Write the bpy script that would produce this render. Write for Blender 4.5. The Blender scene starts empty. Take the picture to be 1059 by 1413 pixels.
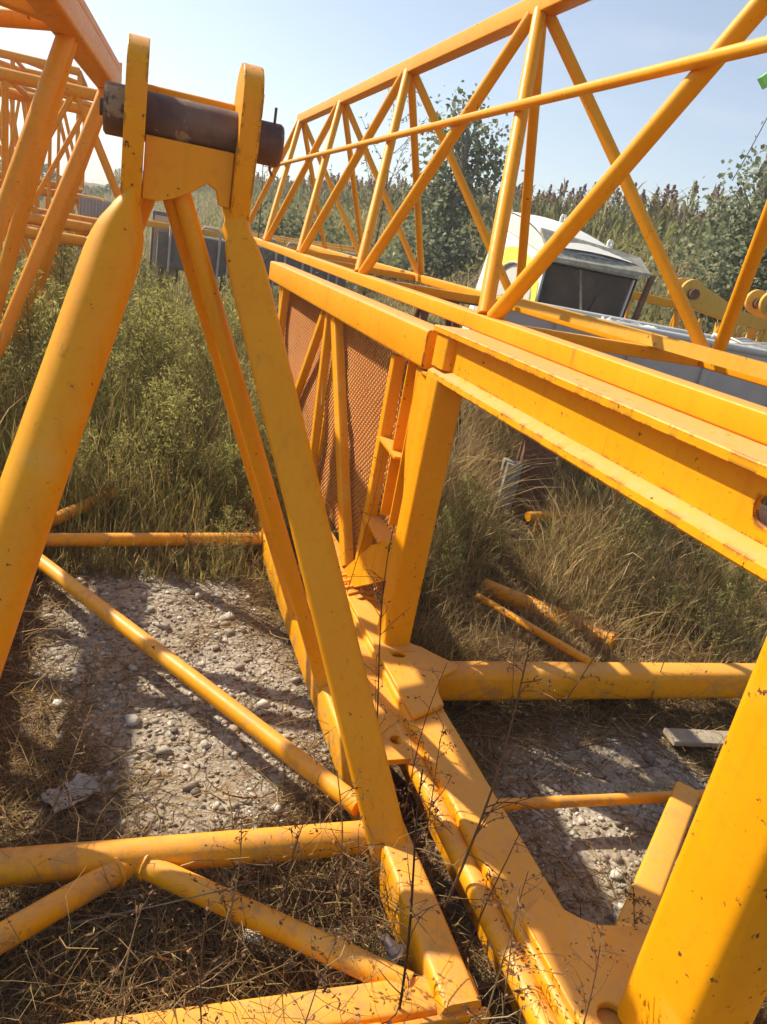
import bpy, bmesh, math, random
import numpy as np
from mathutils import Vector, Matrix
from mathutils.geometry import tessellate_polygon

scene = bpy.context.scene
COL = scene.collection
R = math.radians
rng = np.random.default_rng(7)
random.seed(7)

# ------------------------------------------------------------------ camera
CAM_H = 1.6
cd = bpy.data.cameras.new('camera')
cam = bpy.data.objects.new('camera', cd)
COL.objects.link(cam)
cd.sensor_fit = 'VERTICAL'
cd.sensor_height = 24.0
cd.lens = 24.0 * 1020.0 / 1413.0
cd.clip_start = 0.05
cd.clip_end = 3000
right = Vector((0.93938335, -0.29516031, 0.17446866))      # the phone was held about 10 degrees off level
fwd = Vector((0.3385469, 0.87901757, -0.33572921))
up = Vector((-0.05426708, 0.37444425, 0.92566008))
cam.matrix_world = Matrix(((right.x, up.x, -fwd.x, 0), (right.y, up.y, -fwd.y, 0), (right.z, up.z, -fwd.z, CAM_H), (0, 0, 0, 1)))
scene.camera = cam

# ------------------------------------------------------------------ sky, sun, exposure
SUN_AZ = -40.0      # degrees from +Y towards +X (negative: to the left)
SUN_EL = 42.0
world = bpy.data.worlds.new('World')
scene.world = world
world.use_nodes = True
wn, wl = world.node_tree.nodes, world.node_tree.links
wn.clear()
sky = wn.new('ShaderNodeTexSky')
sky.sky_type = 'NISHITA'
sky.sun_disc = False
sky.sun_elevation = R(SUN_EL)
sky.sun_rotation = R(SUN_AZ)
sky.air_density = 1.0
sky.dust_density = 0.8
sky.ozone_density = 1.6
bg = wn.new('ShaderNodeBackground')
bg.inputs['Strength'].default_value = 0.088
wo = wn.new('ShaderNodeOutputWorld')
hs = wn.new('ShaderNodeHueSaturation')
hs.inputs['Saturation'].default_value = 0.74
wl.new(sky.outputs[0], hs.inputs['Color'])
tcw = wn.new('ShaderNodeTexCoord')
mpw = wn.new('ShaderNodeMapping')
mpw.inputs['Scale'].default_value = (1.6, 1.6, 7.0)
mpw.inputs['Rotation'].default_value = (0.25, 0.1, 0.6)
wl.new(tcw.outputs['Generated'], mpw.inputs[0])
nzw = wn.new('ShaderNodeTexNoise')
nzw.inputs['Scale'].default_value = 2.2
nzw.inputs['Detail'].default_value = 6
nzw.inputs['Roughness'].default_value = 0.6
wl.new(mpw.outputs[0], nzw.inputs['Vector'])
rpw = wn.new('ShaderNodeValToRGB')
rpw.color_ramp.elements[0].position = 0.48
rpw.color_ramp.elements[0].color = (0, 0, 0, 1)
rpw.color_ramp.elements[1].position = 0.78
rpw.color_ramp.elements[1].color = (0.38, 0.38, 0.38, 1)
wl.new(nzw.outputs[0], rpw.inputs[0])
mxw = wn.new('ShaderNodeMix')
mxw.data_type = 'RGBA'
wl.new(rpw.outputs[0], mxw.inputs[0])
wl.new(hs.outputs[0], mxw.inputs[6])
mxw.inputs[7].default_value = (5.6, 5.8, 6.1, 1)
wl.new(mxw.outputs[2], bg.inputs[0])
wl.new(bg.outputs[0], wo.inputs[0])

sd = bpy.data.lights.new('sun', 'SUN')
sd.energy = 4.1
sd.angle = R(0.53)
sd.color = (1.0, 0.88, 0.69)
sun = bpy.data.objects.new('sun', sd)
COL.objects.link(sun)
to_sun = Vector((math.sin(R(SUN_AZ)) * math.cos(R(SUN_EL)), math.cos(R(SUN_AZ)) * math.cos(R(SUN_EL)), math.sin(R(SUN_EL))))
sun.rotation_euler = to_sun.to_track_quat('Z', 'Y').to_euler()

scene.view_settings.view_transform = 'Standard'
scene.view_settings.look = 'None'
scene.view_settings.gamma = 1.0
scene.view_settings.use_curve_mapping = False
scene.view_settings.exposure = 0.92


# ================================================================== materials
scene.cycles.use_adaptive_sampling = True
scene.cycles.adaptive_threshold = 0.02
scene.cycles.max_bounces = 6
scene.cycles.diffuse_bounces = 3
scene.cycles.glossy_bounces = 3
scene.cycles.transmission_bounces = 4
scene.cycles.caustics_reflective = False
scene.cycles.caustics_refractive = False


def new_mat(name):
    m = bpy.data.materials.new(name)
    m.use_nodes = True
    nt = m.node_tree
    nt.nodes.clear()
    out = nt.nodes.new('ShaderNodeOutputMaterial')
    return m, nt, out


def ramp(nt, src, stops, interp='LINEAR'):
    r = nt.nodes.new('ShaderNodeValToRGB')
    r.color_ramp.interpolation = interp
    els = r.color_ramp.elements
    while len(els) < len(stops):
        els.new(0.5)
    for e, (p, c) in zip(els, stops):
        e.position = p
        e.color = (c, c, c, 1) if isinstance(c, (int, float)) else (*c, 1)
    nt.links.new(src, r.inputs[0])
    return r.outputs[0]


def noise(nt, vec, scale, detail=4, rough=0.55):
    n = nt.nodes.new('ShaderNodeTexNoise')
    n.inputs['Scale'].default_value = scale
    n.inputs['Detail'].default_value = detail
    n.inputs['Roughness'].default_value = rough
    nt.links.new(vec, n.inputs['Vector'])
    return n.outputs[0]


def math_n(nt, op, a, b=None):
    m = nt.nodes.new('ShaderNodeMath')
    m.operation = op
    m.use_clamp = op in ('ADD', 'MULTIPLY_ADD')
    for i, v in enumerate((a, b)):
        if v is None:
            continue
        if isinstance(v, (int, float)):
            m.inputs[i].default_value = v
        else:
            nt.links.new(v, m.inputs[i])
    return m.outputs[0]


def mixc(nt, fac, a, b, mode='MIX'):
    m = nt.nodes.new('ShaderNodeMix')
    m.data_type = 'RGBA'
    m.blend_type = mode
    for i, v in ((0, fac), (6, a), (7, b)):
        if isinstance(v, (int, float)):
            m.inputs[i].default_value = v
        elif isinstance(v, tuple):
            m.inputs[i].default_value = (*v, 1)
        else:
            nt.links.new(v, m.inputs[i])
    return m.outputs[2]


def coords(nt):
    tc = nt.nodes.new('ShaderNodeTexCoord')
    return tc.outputs['Object']


def paint(name, base=(0.80, 0.315, 0.0005), faded=(0.82, 0.37, 0.004), chips=0.5, edge=False, patch=None, patch_r=0.1, dust_sheen=0.40):
    """weathered enamel on steel: faded tone, dusty tint and painted sky sheen on tops, chipped edges, rust specks"""
    m, nt, out = new_mat(name)
    co = coords(nt)
    b = nt.nodes.new('ShaderNodeBsdfPrincipled')
    nt.links.new(b.outputs[0], out.inputs[0])
    tone_n = noise(nt, co, 2.9, 4, 0.62)
    tone = ramp(nt, tone_n, [(0.3, 0.0), (0.75, 1.0)])
    c = mixc(nt, tone, base, faded)
    gn = noise(nt, co, 34, 5, 0.74)
    grime = ramp(nt, gn, [(0.54, 0.0), (0.80, 0.42)])
    c = mixc(nt, grime, c, (0.46, 0.165, 0.006))
    # long vertical run-off streaks
    mp = nt.nodes.new('ShaderNodeMapping')
    mp.inputs['Scale'].default_value = (26, 26, 1.6)
    nt.links.new(co, mp.inputs[0])
    streak = ramp(nt, noise(nt, mp.outputs[0], 1.0, 2), [(0.56, 0.0), (0.74, 0.22)])
    c = mixc(nt, streak, c, (0.50, 0.19, 0.008))
    runs = ramp(nt, noise(nt, mp.outputs[0], 0.7, 3, 0.7), [(0.66, 0.0), (0.74, 0.55)])
    c = mixc(nt, runs, c, (0.30, 0.105, 0.02))
    scuff = ramp(nt, tone_n, [(0.60, 0.0), (0.72, 0.5)])
    c = mixc(nt, scuff, c, (0.80, 0.43, 0.07))
    # dusty tint with pale sky reflection painted onto faces that look up
    g = nt.nodes.new('ShaderNodeNewGeometry')
    sx = nt.nodes.new('ShaderNodeSeparateXYZ')
    nt.links.new(g.outputs['True Normal'], sx.inputs[0])
    upf = ramp(nt, sx.outputs[2], [(0.55, 0.0), (0.95, 1.0)])
    dn = ramp(nt, gn, [(0.30, 0.25), (0.72, 1.0)])
    df = math_n(nt, 'MULTIPLY', math_n(nt, 'MULTIPLY', upf, dn), dust_sheen)
    c = mixc(nt, df, c, (0.62, 0.37, 0.21))
    # dried mud splashed up from the ground
    sz = nt.nodes.new('ShaderNodeSeparateXYZ')
    nt.links.new(co, sz.inputs[0])
    low = ramp(nt, sz.outputs[2], [(0.02, 1.0), (0.24, 0.0)])
    mud = ramp(nt, noise(nt, co, 13, 5, 0.75), [(0.50, 0.0), (0.62, 0.8)])
    c = mixc(nt, math_n(nt, 'MULTIPLY', low, mud), c, (0.27, 0.185, 0.11))
    # chips
    chipn = noise(nt, co, 38, 4, 0.7)
    speck = ramp(nt, chipn, [(0.694 - 0.03 * chips, 0.0), (0.708 - 0.03 * chips, 1.0)])
    mask = speck
    if edge:
        bv = nt.nodes.new('ShaderNodeBevel')
        bv.samples = 4
        bv.inputs['Radius'].default_value = 0.016
        dt = nt.nodes.new('ShaderNodeVectorMath')
        dt.operation = 'DOT_PRODUCT'
        nt.links.new(bv.outputs[0], dt.inputs[0])
        nt.links.new(g.outputs['Normal'], dt.inputs[1])
        em = ramp(nt, dt.outputs['Value'], [(0.90, 1.0), (0.985, 0.0)])
        en = ramp(nt, noise(nt, co, 20, 5, 0.75), [(0.585 - 0.05 * chips, 0.0), (0.60 - 0.05 * chips, 1.0)])
        mask = math_n(nt, 'MAXIMUM', speck, math_n(nt, 'MULTIPLY', em, en))
    if patch is not None:
        vd = nt.nodes.new('ShaderNodeVectorMath')
        vd.operation = 'SUBTRACT'
        nt.links.new(co, vd.inputs[0])
        vd.inputs[1].default_value = patch
        sc = nt.nodes.new('ShaderNodeVectorMath')
        sc.operation = 'MULTIPLY'
        nt.links.new(vd.outputs[0], sc.inputs[0])
        sc.inputs[1].default_value = (2.2, 2.2, 1.0)
        ln = nt.nodes.new('ShaderNodeVectorMath')
        ln.operation = 'LENGTH'
        nt.links.new(sc.outputs[0], ln.inputs[0])
        near = ramp(nt, ln.outputs['Value'], [(patch_r * 0.4, 1.0), (patch_r, 0.0)])
        pn = ramp(nt, noise(nt, co, 60, 3, 0.6), [(0.53, 0.0), (0.56, 1.0)])
        mask = math_n(nt, 'MAXIMUM', mask, math_n(nt, 'MULTIPLY', near, pn))
    rust = mixc(nt, ramp(nt, gn, [(0.35, 0.0), (0.65, 1.0)]), (0.055, 0.022, 0.012), (0.20, 0.055, 0.02))
    c = mixc(nt, mask, c, rust)
    nt.links.new(c, b.inputs['Base Color'])
    b.inputs['Specular IOR Level'].default_value = 0.28
    ro = ramp(nt, gn, [(0.3, 0.34), (0.7, 0.56)])
    ro = math_n(nt, 'MAXIMUM', ro, math_n(nt, 'MULTIPLY', mask, 0.85))
    nt.links.new(ro, b.inputs['Roughness'])
    bp = nt.nodes.new('ShaderNodeBump')
    bp.inputs['Strength'].default_value = 0.22
    bp.inputs['Distance'].default_value = 0.004
    hh = noise(nt, co, 11, 1)
    nt.links.new(hh, bp.inputs['Height'])
    nt.links.new(bp.outputs[0], b.inputs['Normal'])
    return m


def simple(name, c0, c1, scale=12, rough=0.7, metal=0.0, bump=0.2, bump_d=0.004, spots=None):
    m, nt, out = new_mat(name)
    co = coords(nt)
    b = nt.nodes.new('ShaderNodeBsdfPrincipled')
    nt.links.new(b.outputs[0], out.inputs[0])
    n = noise(nt, co, scale, 4, 0.65)
    c = mixc(nt, ramp(nt, n, [(0.3, 0.0), (0.7, 1.0)]), c0, c1)
    if spots:
        sp = ramp(nt, noise(nt, co, spots[1], 6, 0.7), [(spots[2], 0.0), (spots[2] + 0.04, 1.0)])
        c = mixc(nt, sp, c, spots[0])
    nt.links.new(c, b.inputs['Base Color'])
    b.inputs['Roughness'].default_value = rough
    b.inputs['Metallic'].default_value = metal
    bp = nt.nodes.new('ShaderNodeBump')
    bp.inputs['Strength'].default_value = bump
    bp.inputs['Distance'].default_value = bump_d
    nt.links.new(noise(nt, co, scale * 3, 2, 0.7), bp.inputs['Height'])
    nt.links.new(bp.outputs[0], b.inputs['Normal'])
    return m


def leafmat(name, transl=0.35, rough=0.75):
    m, nt, out = new_mat(name)
    at = nt.nodes.new('ShaderNodeAttribute')
    at.attribute_name = 'col'
    d = nt.nodes.new('ShaderNodeBsdfPrincipled')
    d.inputs['Roughness'].default_value = rough
    d.inputs['Specular IOR Level'].default_value = 0.25
    t = nt.nodes.new('ShaderNodeBsdfTranslucent')
    mx = nt.nodes.new('ShaderNodeMixShader')
    mx.inputs[0].default_value = transl
    nt.links.new(at.outputs['Color'], d.inputs['Base Color'])
    nt.links.new(at.outputs['Color'], t.inputs['Color'])
    nt.links.new(d.outputs[0], mx.inputs[1])
    nt.links.new(t.outputs[0], mx.inputs[2])
    nt.links.new(mx.outputs[0], out.inputs[0])
    return m


M = {}
M['paint'] = paint('orange_yellow_enamel')
M['paint_frame'] = paint('orange_yellow_enamel_chipped', chips=1.3)
M['paint_rail'] = paint('orange_yellow_enamel_rail', chips=1.3, edge=True, dust_sheen=0.85)
M['paint_post'] = paint('orange_yellow_enamel_post', chips=0.6, patch=(0.2, 0.55, 0.72), patch_r=0.26)
M['paint_plain'] = paint('orange_yellow_enamel_far', chips=0.3)
M['paint_dull'] = paint('dull_yellow_enamel', base=(0.66, 0.36, 0.03), faded=(0.70, 0.42, 0.08), edge=False, chips=1.2)
M['paint_left'] = paint('orange_enamel_left', base=(0.76, 0.29, 0.006), faded=(0.78, 0.36, 0.04), edge=False, chips=0.6)  # slightly darker, duller orange for the left lattice sections
M['paint_mesh'] = paint('rust_stained_orange_mesh', base=(0.60, 0.185, 0.008), faded=(0.66, 0.24, 0.02), chips=1.5)
M['rusty_pin'] = simple('rusty_pin_steel', (0.085, 0.050, 0.045), (0.23, 0.145, 0.10), 7, 0.62, 0.25, 0.35, spots=((0.34, 0.24, 0.14), 9, 0.54))
M['rust'] = simple('rusted_steel', (0.10, 0.05, 0.03), (0.24, 0.12, 0.07), 14, 0.85, 0.1, 0.4)
M['steel'] = simple('galvanised_steel', (0.42, 0.43, 0.42), (0.62, 0.62, 0.60), 40, 0.42, 0.7, 0.2)
M['grey'] = simple('grey_steel_paint', (0.38, 0.37, 0.37), (0.48, 0.47, 0.46), 6, 0.6, 0.0, 0.15, spots=((0.20, 0.15, 0.11), 16, 0.68))
M['darkgrey'] = simple('dark_weathered_steel', (0.10, 0.10, 0.10), (0.20, 0.18, 0.16), 10, 0.8, 0.0, 0.3)
M['white_paint'] = simple('chipped_white_paint', (0.70, 0.69, 0.64), (0.80, 0.79, 0.75), 5, 0.55, 0.0, 0.15, spots=((0.12, 0.10, 0.08), 21, 0.685))
M['lime_yellow'] = simple('lime_yellow_paint', (0.72, 0.66, 0.04), (0.78, 0.74, 0.08), 6, 0.55, 0.0, 0.15, spots=((0.25, 0.22, 0.12), 25, 0.70))
M['mossy_grey'] = simple('lichened_grey_plate', (0.22, 0.21, 0.17), (0.42, 0.40, 0.33), 16, 0.9, 0.0, 0.5, spots=((0.10, 0.09, 0.06), 18, 0.60))
M['grey_trim'] = simple('pale_grey_trim', (0.45, 0.46, 0.46), (0.55, 0.56, 0.55), 9, 0.5, 0.0, 0.15)
M['dark_inside'] = simple('dark_cab_inside', (0.07, 0.05, 0.04), (0.14, 0.10, 0.08), 5, 0.8, 0.0, 0.3)
M['rubber'] = simple('black_rubber', (0.02, 0.02, 0.02), (0.04, 0.04, 0.04), 20, 0.7)
M['green_paint'] = simple('lime_green_paint', (0.22, 0.72, 0.08), (0.28, 0.78, 0.12), 6, 0.5)
M['wood'] = simple('bleached_wood', (0.26, 0.21, 0.15), (0.40, 0.34, 0.26), 18, 0.85, 0.0, 0.4)
M['card'] = simple('bleached_card', (0.30, 0.27, 0.22), (0.48, 0.44, 0.38), 11, 0.9, 0.0, 0.4)
M['bark'] = simple('grey_bark', (0.10, 0.08, 0.06), (0.20, 0.17, 0.13), 20, 0.9, 0.0, 0.8, 0.01)
M['leaf'] = leafmat('leaf', 0.5)
M['dry'] = leafmat('dry_grass_blade', 0.42, 0.8)
M['rope'] = simple('pale_wire_rope', (0.52, 0.50, 0.46), (0.72, 0.70, 0.66), 40, 0.6, 0.2, 0.5)


def glass_mat():
    m, nt, out = new_mat('dusty_reflection_glass')
    co = coords(nt)
    b = nt.nodes.new('ShaderNodeBsdfPrincipled')
    b.inputs['Roughness'].default_value = 0.12
    b.inputs['IOR'].default_value = 1.45
    n = ramp(nt, noise(nt, co, 3.0, 6), [(0.35, 0.0), (0.75, 1.0)])
    nt.links.new(mixc(nt, n, (0.07, 0.05, 0.04), (0.19, 0.14, 0.10)), b.inputs['Base Color'])  # brown mottling paints in the weeds' reflection along with a dusty film
    nt.links.new(ramp(nt, n, [(0, 0.22), (1, 0.6)]), b.inputs['Roughness'])
    b.inputs['Specular IOR Level'].default_value = 0.15
    tr = nt.nodes.new('ShaderNodeBsdfTransparent')
    mx = nt.nodes.new('ShaderNodeMixShader')
    nt.links.new(ramp(nt, noise(nt, co, 2.2, 3), [(0.35, 0.45), (0.7, 0.85)]), mx.inputs[0])
    nt.links.new(tr.outputs[0], mx.inputs[1])
    nt.links.new(b.outputs[0], mx.inputs[2])
    nt.links.new(mx.outputs[0], out.inputs[0])
    return m


M['glass'] = glass_mat()
M['side_glass'] = simple('milky_side_glass', (0.48, 0.48, 0.42), (0.60, 0.60, 0.55), 4, 0.25)


def stone_mat():
    m, nt, out = new_mat('chalky_stone')
    co = coords(nt)
    at = nt.nodes.new('ShaderNodeAttribute')
    at.attribute_name = 'col'
    b = nt.nodes.new('ShaderNodeBsdfPrincipled')
    b.inputs['Roughness'].default_value = 0.92
    n = ramp(nt, noise(nt, co, 60, 5), [(0.3, 0.65), (0.7, 1.0)])
    nt.links.new(mixc(nt, 1.0, at.outputs['Color'], n, 'MULTIPLY'), b.inputs['Base Color'])
    bp = nt.nodes.new('ShaderNodeBump')
    bp.inputs['Strength'].default_value = 0.5
    bp.inputs['Distance'].default_value = 0.004
    nt.links.new(noise(nt, co, 120, 2), bp.inputs['Height'])
    nt.links.new(bp.outputs[0], b.inputs['Normal'])
    nt.links.new(b.outputs[0], out.inputs[0])
    return m


M['stone'] = stone_mat()


def ground_mat():
    m, nt, out = new_mat('soil_and_gravel')
    co = coords(nt)
    at = nt.nodes.new('ShaderNodeAttribute')
    at.attribute_name = 'gravel'
    b = nt.nodes.new('ShaderNodeBsdfPrincipled')
    b.inputs['Roughness'].default_value = 0.95
    soil = mixc(nt, ramp(nt, noise(nt, co, 6, 4, 0.7), [(0.3, 0), (0.7, 1)]), (0.085, 0.055, 0.032), (0.20, 0.135, 0.08))
    grav = mixc(nt, ramp(nt, noise(nt, co, 55, 4, 0.75), [(0.34, 0), (0.66, 1)]), (0.19, 0.155, 0.11), (0.50, 0.455, 0.38))
    sandy = mixc(nt, ramp(nt, noise(nt, co, 3.1, 4), [(0.46, 0), (0.66, 0.6)]), grav, (0.33, 0.25, 0.15))
    mask = math_n(nt, 'MULTIPLY', at.outputs['Fac'], ramp(nt, noise(nt, co, 5, 3, 0.7), [(0.25, 0.2), (0.55, 1.0)]))
    c = mixc(nt, mask, soil, sandy)
    at2 = nt.nodes.new('ShaderNodeAttribute')
    at2.attribute_name = 'green'
    gr = mixc(nt, ramp(nt, noise(nt, co, 0.8, 3, 0.7), [(0.35, 0), (0.65, 1)]), (0.07, 0.075, 0.025), (0.20, 0.15, 0.07))
    c = mixc(nt, at2.outputs['Fac'], c, gr)
    nt.links.new(c, b.inputs['Base Color'])
    bp = nt.nodes.new('ShaderNodeBump')
    bp.inputs['Strength'].default_value = 0.9
    bp.inputs['Distance'].default_value = 0.02
    vo = nt.nodes.new('ShaderNodeTexVoronoi')
    vo.inputs['Scale'].default_value = 48
    nt.links.new(co, vo.inputs['Vector'])
    h = math_n(nt, 'ADD', math_n(nt, 'MULTIPLY', noise(nt, co, 40, 3, 0.7), 0.6), math_n(nt, 'MULTIPLY', vo.outputs['Distance'], -0.5))
    nt.links.new(h, bp.inputs['Height'])
    nt.links.new(bp.outputs[0], b.inputs['Normal'])
    nt.links.new(b.outputs[0], out.inputs[0])
    return m


M['ground'] = ground_mat()


# ================================================================== mesh helpers
def tag(o, label=None, cat=None, group=None, kind=None):
    if label:
        o['label'] = label
    if cat:
        o['category'] = cat
    if group:
        o['group'] = group
    if kind:
        o['kind'] = kind
    return o


def thing(name, label, cat, loc=(0, 0, 0), group=None):
    o = bpy.data.objects.new(name, None)
    o.empty_display_size = 0.2
    o.location = loc
    COL.objects.link(o)
    return tag(o, label, cat, group)


def root_of(p):
    v = Vector((0, 0, 0))
    while p is not None:
        v += p.location
        p = p.parent
    return v


class MB:
    """collects one part; vertices in world coordinates"""

    def __init__(self):
        self.v, self.f = [], []

    def add(self, vs, fs):
        o = len(self.v)
        self.v += [tuple(x) for x in vs]
        self.f += [tuple(i + o for i in f) for f in fs]
        return self

    def rings(self, rings, closed=True, caps=True):
        n = len(rings[0])
        vs = [p for r in rings for p in r]
        fs = []
        for k in range(len(rings) - 1):
            for i in range(n if closed else n - 1):
                j = (i + 1) % n
                fs.append((k * n + i, k * n + j, (k + 1) * n + j, (k + 1) * n + i))
        if caps:
            fs.append(tuple(reversed(range(n))))
            fs.append(tuple(range((len(rings) - 1) * n, len(rings) * n)))
        return self.add(vs, fs)

    def section(self, p0, p1, pts, upv=(0, 0, 1), side=None):
        """extrude a 2-D outline (u sideways, v up) from p0 to p1"""
        p0, p1 = Vector(p0), Vector(p1)
        d = (p1 - p0).normalized()
        u = Vector(side) if side is not None else d.cross(Vector(upv))
        u = (u - d * u.dot(d)).normalized()
        w = u.cross(d).normalized()
        rs = [[p + u * a + w * b for a, b in pts] for p in (p0, p1)]
        return self.rings(rs)

    def beam(self, p0, p1, w, h, r=0.008, upv=(0, 0, 1)):
        return self.section(p0, p1, rrect(w, h, r), upv)

    def tube(self, p0, p1, r0, r1=None, n=18):
        r1 = r0 if r1 is None else r1
        return self.section2(p0, p1, r0, r1, n)

    def section2(self, p0, p1, r0, r1, n):
        p0, p1 = Vector(p0), Vector(p1)
        d = (p1 - p0).normalized()
        a = Vector((0, 0, 1)) if abs(d.z) < 0.95 else Vector((1, 0, 0))
        u = d.cross(a).normalized()
        w = u.cross(d)
        cs = [(math.cos(2 * math.pi * i / n), math.sin(2 * math.pi * i / n)) for i in range(n)]
        return self.rings([[p + u * (c * r) + w * (s * r) for c, s in cs] for p, r in ((p0, r0), (p1, r1))])

    def path(self, pts, rad, n=8):
        pts = [Vector(p) for p in pts]
        rad = rad if isinstance(rad, (list, tuple)) else [rad] * len(pts)
        rings = []
        pu = None
        for i, p in enumerate(pts):
            d = (pts[min(i + 1, len(pts) - 1)] - pts[max(i - 1, 0)]).normalized()
            if pu is None:
                a = Vector((0, 0, 1)) if abs(d.z) < 0.9 else Vector((1, 0, 0))
                pu = d.cross(a).normalized()
            u = (pu - d * pu.dot(d)).normalized()
            pu = u
            w = u.cross(d)
            rings.append([p + u * (math.cos(2 * math.pi * k / n) * rad[i]) + w * (math.sin(2 * math.pi * k / n) * rad[i]) for k in range(n)])
        return self.rings(rings)

    def plate(self, outline, origin, au, av, thick, holes=()):
        """flat plate; outline in (u, v); thickness along au x av"""
        o, au, av = Vector(origin), Vector(au).normalized(), Vector(av).normalized()
        nn = au.cross(av)
        polys = [[Vector((a, b, 0)) for a, b in outline]] + [[Vector((a, b, 0)) for a, b in h] for h in holes]
        tris = tessellate_polygon(polys)
        flat = [q for p in polys for q in p]
        N = len(flat)
        vs = [o + au * q.x + av * q.y for q in flat] + [o + au * q.x + av * q.y + nn * thick for q in flat]
        fs = []
        for t in tris:
            a, b, c = t
            ar = (flat[b] - flat[a]).cross(flat[c] - flat[a]).z
            if ar < 0:
                a, b, c = a, c, b
            fs.append((a, c, b))
            fs.append((a + N, b + N, c + N))
        k = 0
        for p in polys:
            m = len(p)
            area = sum(p[i].x * p[(i + 1) % m].y - p[(i + 1) % m].x * p[i].y for i in range(m))
            outer = (p is polys[0])
            ccw = (area > 0) == outer
            for i in range(m):
                a, b = k + i, k + (i + 1) % m
                fs.append((a, b, b + N, a + N) if ccw else (b, a, a + N, b + N))
            k += m
        return self.add(vs, fs)

    def box(self, lo, hi):
        (x0, y0, z0), (x1, y1, z1) = lo, hi
        vs = [(x0, y0, z0), (x1, y0, z0), (x1, y1, z0), (x0, y1, z0), (x0, y0, z1), (x1, y0, z1), (x1, y1, z1), (x0, y1, z1)]
        return self.add(vs, [(0, 3, 2, 1), (4, 5, 6, 7), (0, 1, 5, 4), (1, 2, 6, 5), (2, 3, 7, 6), (3, 0, 4, 7)])

    def build(self, name, mat, parent=None, smooth=True, bevel=0.0, loc=None, angle=40):
        off = root_of(parent) if parent is not None else Vector(loc or (0, 0, 0))
        me = bpy.data.meshes.new(name)
        me.from_pydata([(x - off.x, y - off.y, z - off.z) for x, y, z in self.v], [], self.f)
        me.materials.append(M[mat])
        if smooth:
            me.polygons.foreach_set('use_smooth', [True] * len(me.polygons))
            me.set_sharp_from_angle(angle=R(angle))
        me.update()
        o = bpy.data.objects.new(name, me)
        COL.objects.link(o)
        if parent is not None:
            o.parent = parent
        else:
            o.location = off
        if bevel:
            b = o.modifiers.new('bevel', 'BEVEL')
            b.width = bevel
            b.segments = 2
            b.limit_method = 'ANGLE'
            b.angle_limit = R(50)
        return o


def rrect(w, h, r, k=4):
    pts = []
    for cx, cy, a0 in ((w / 2 - r, h / 2 - r, 0), (-w / 2 + r, h / 2 - r, 90), (-w / 2 + r, -h / 2 + r, 180), (w / 2 - r, -h / 2 + r, 270)):
        for i in range(k):
            a = R(a0 + 90 * i / (k - 1))
            pts.append((cx + r * math.cos(a), cy + r * math.sin(a)))
    return pts


def circle(cx, cy, r, n=20, ry=None):
    ry = ry or r
    return [(cx + r * math.cos(2 * math.pi * i / n), cy + ry * math.sin(2 * math.pi * i / n)) for i in range(n)]


def np_object(name, V, F, cols, mat, loc=(0, 0, 0), parent=None, smooth=False):
    """big mesh from numpy arrays; F is (n,3) or (n,4)"""
    off = root_of(parent) if parent is not None else Vector(loc)
    V = np.asarray(V, dtype=np.float32) - np.array(off, dtype=np.float32)
    F = np.asarray(F, dtype=np.int32)
    me = bpy.data.meshes.new(name)
    me.vertices.add(len(V))
    me.vertices.foreach_set('co', V.ravel())
    k = F.shape[1]
    me.loops.add(F.size)
    me.loops.foreach_set('vertex_index', F.ravel())
    me.polygons.add(len(F))
    me.polygons.foreach_set('loop_start', np.arange(0, F.size, k, dtype=np.int32))
    me.update(calc_edges=True)
    if cols is not None:
        a = me.color_attributes.new('col', 'FLOAT_COLOR', 'POINT')
        c4 = np.ones((len(V), 4), dtype=np.float32)
        c4[:, :3] = cols
        a.data.foreach_set('color', c4.ravel())
    if smooth:
        me.polygons.foreach_set('use_smooth', np.ones(len(F), dtype=bool))
    me.materials.append(M[mat])
    o = bpy.data.objects.new(name, me)
    COL.objects.link(o)
    if parent is not None:
        o.parent = parent
    else:
        o.location = off
    return o


def copy_tree(o, parent=None):
    c = o.copy()
    COL.objects.link(c)
    c.parent = parent
    for ch in list(o.children):
        copy_tree(ch, c)
    return c


# ================================================================== ground
def sstep(a, b, x):
    t = np.clip((x - a) / (b - a), 0, 1)
    return t * t * (3 - 2 * t)


def wob(x, y, s, k):
    return (np.sin(x * s + 1.3 * k) * np.cos(y * s * 1.17 - 0.7 * k) + 0.6 * np.sin(x * s * 2.3 - y * s * 1.9 + k) + 0.4 * np.cos(y * s * 3.7 + x * s * 1.1 + 2 * k)) / 2.0


def bank_s(x, y):
    """signed distance past the brow of the field bank"""
    return ((x - 10.0) + 0.184 * (y - 13.75)) * 0.9835


def ground_h(x, y):
    x = np.asarray(x, float)
    y = np.asarray(y, float)
    s = bank_s(x, y)
    h = 0.03 * wob(x, y, 2.1, 1) * sstep(0.0, 2.5, np.hypot(x - 0.8, y - 1.8)) + 0.008 * wob(x, y, 9, 2) - 0.012
    b = 2.2 * sstep(-8.0, 0.5, s + 0.5 * wob(x, y, 0.5, 3))
    b = b + 0.10 * wob(x, y, 0.9, 5) * sstep(-8, -4, s)
    return h + b


def axis(lo, hi, dense, lo_far, hi_far):
    a = list(np.arange(lo, hi, dense))
    st, v = dense, hi
    while v < hi_far:
        a.append(v)
        v += st
        st *= 1.10
    a.append(hi_far)
    st, v = dense, lo
    while v > lo_far:
        st *= 1.10
        v -= st
        a.insert(0, max(v, lo_far))
    return np.array(sorted(set(np.round(a, 4))))


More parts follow.
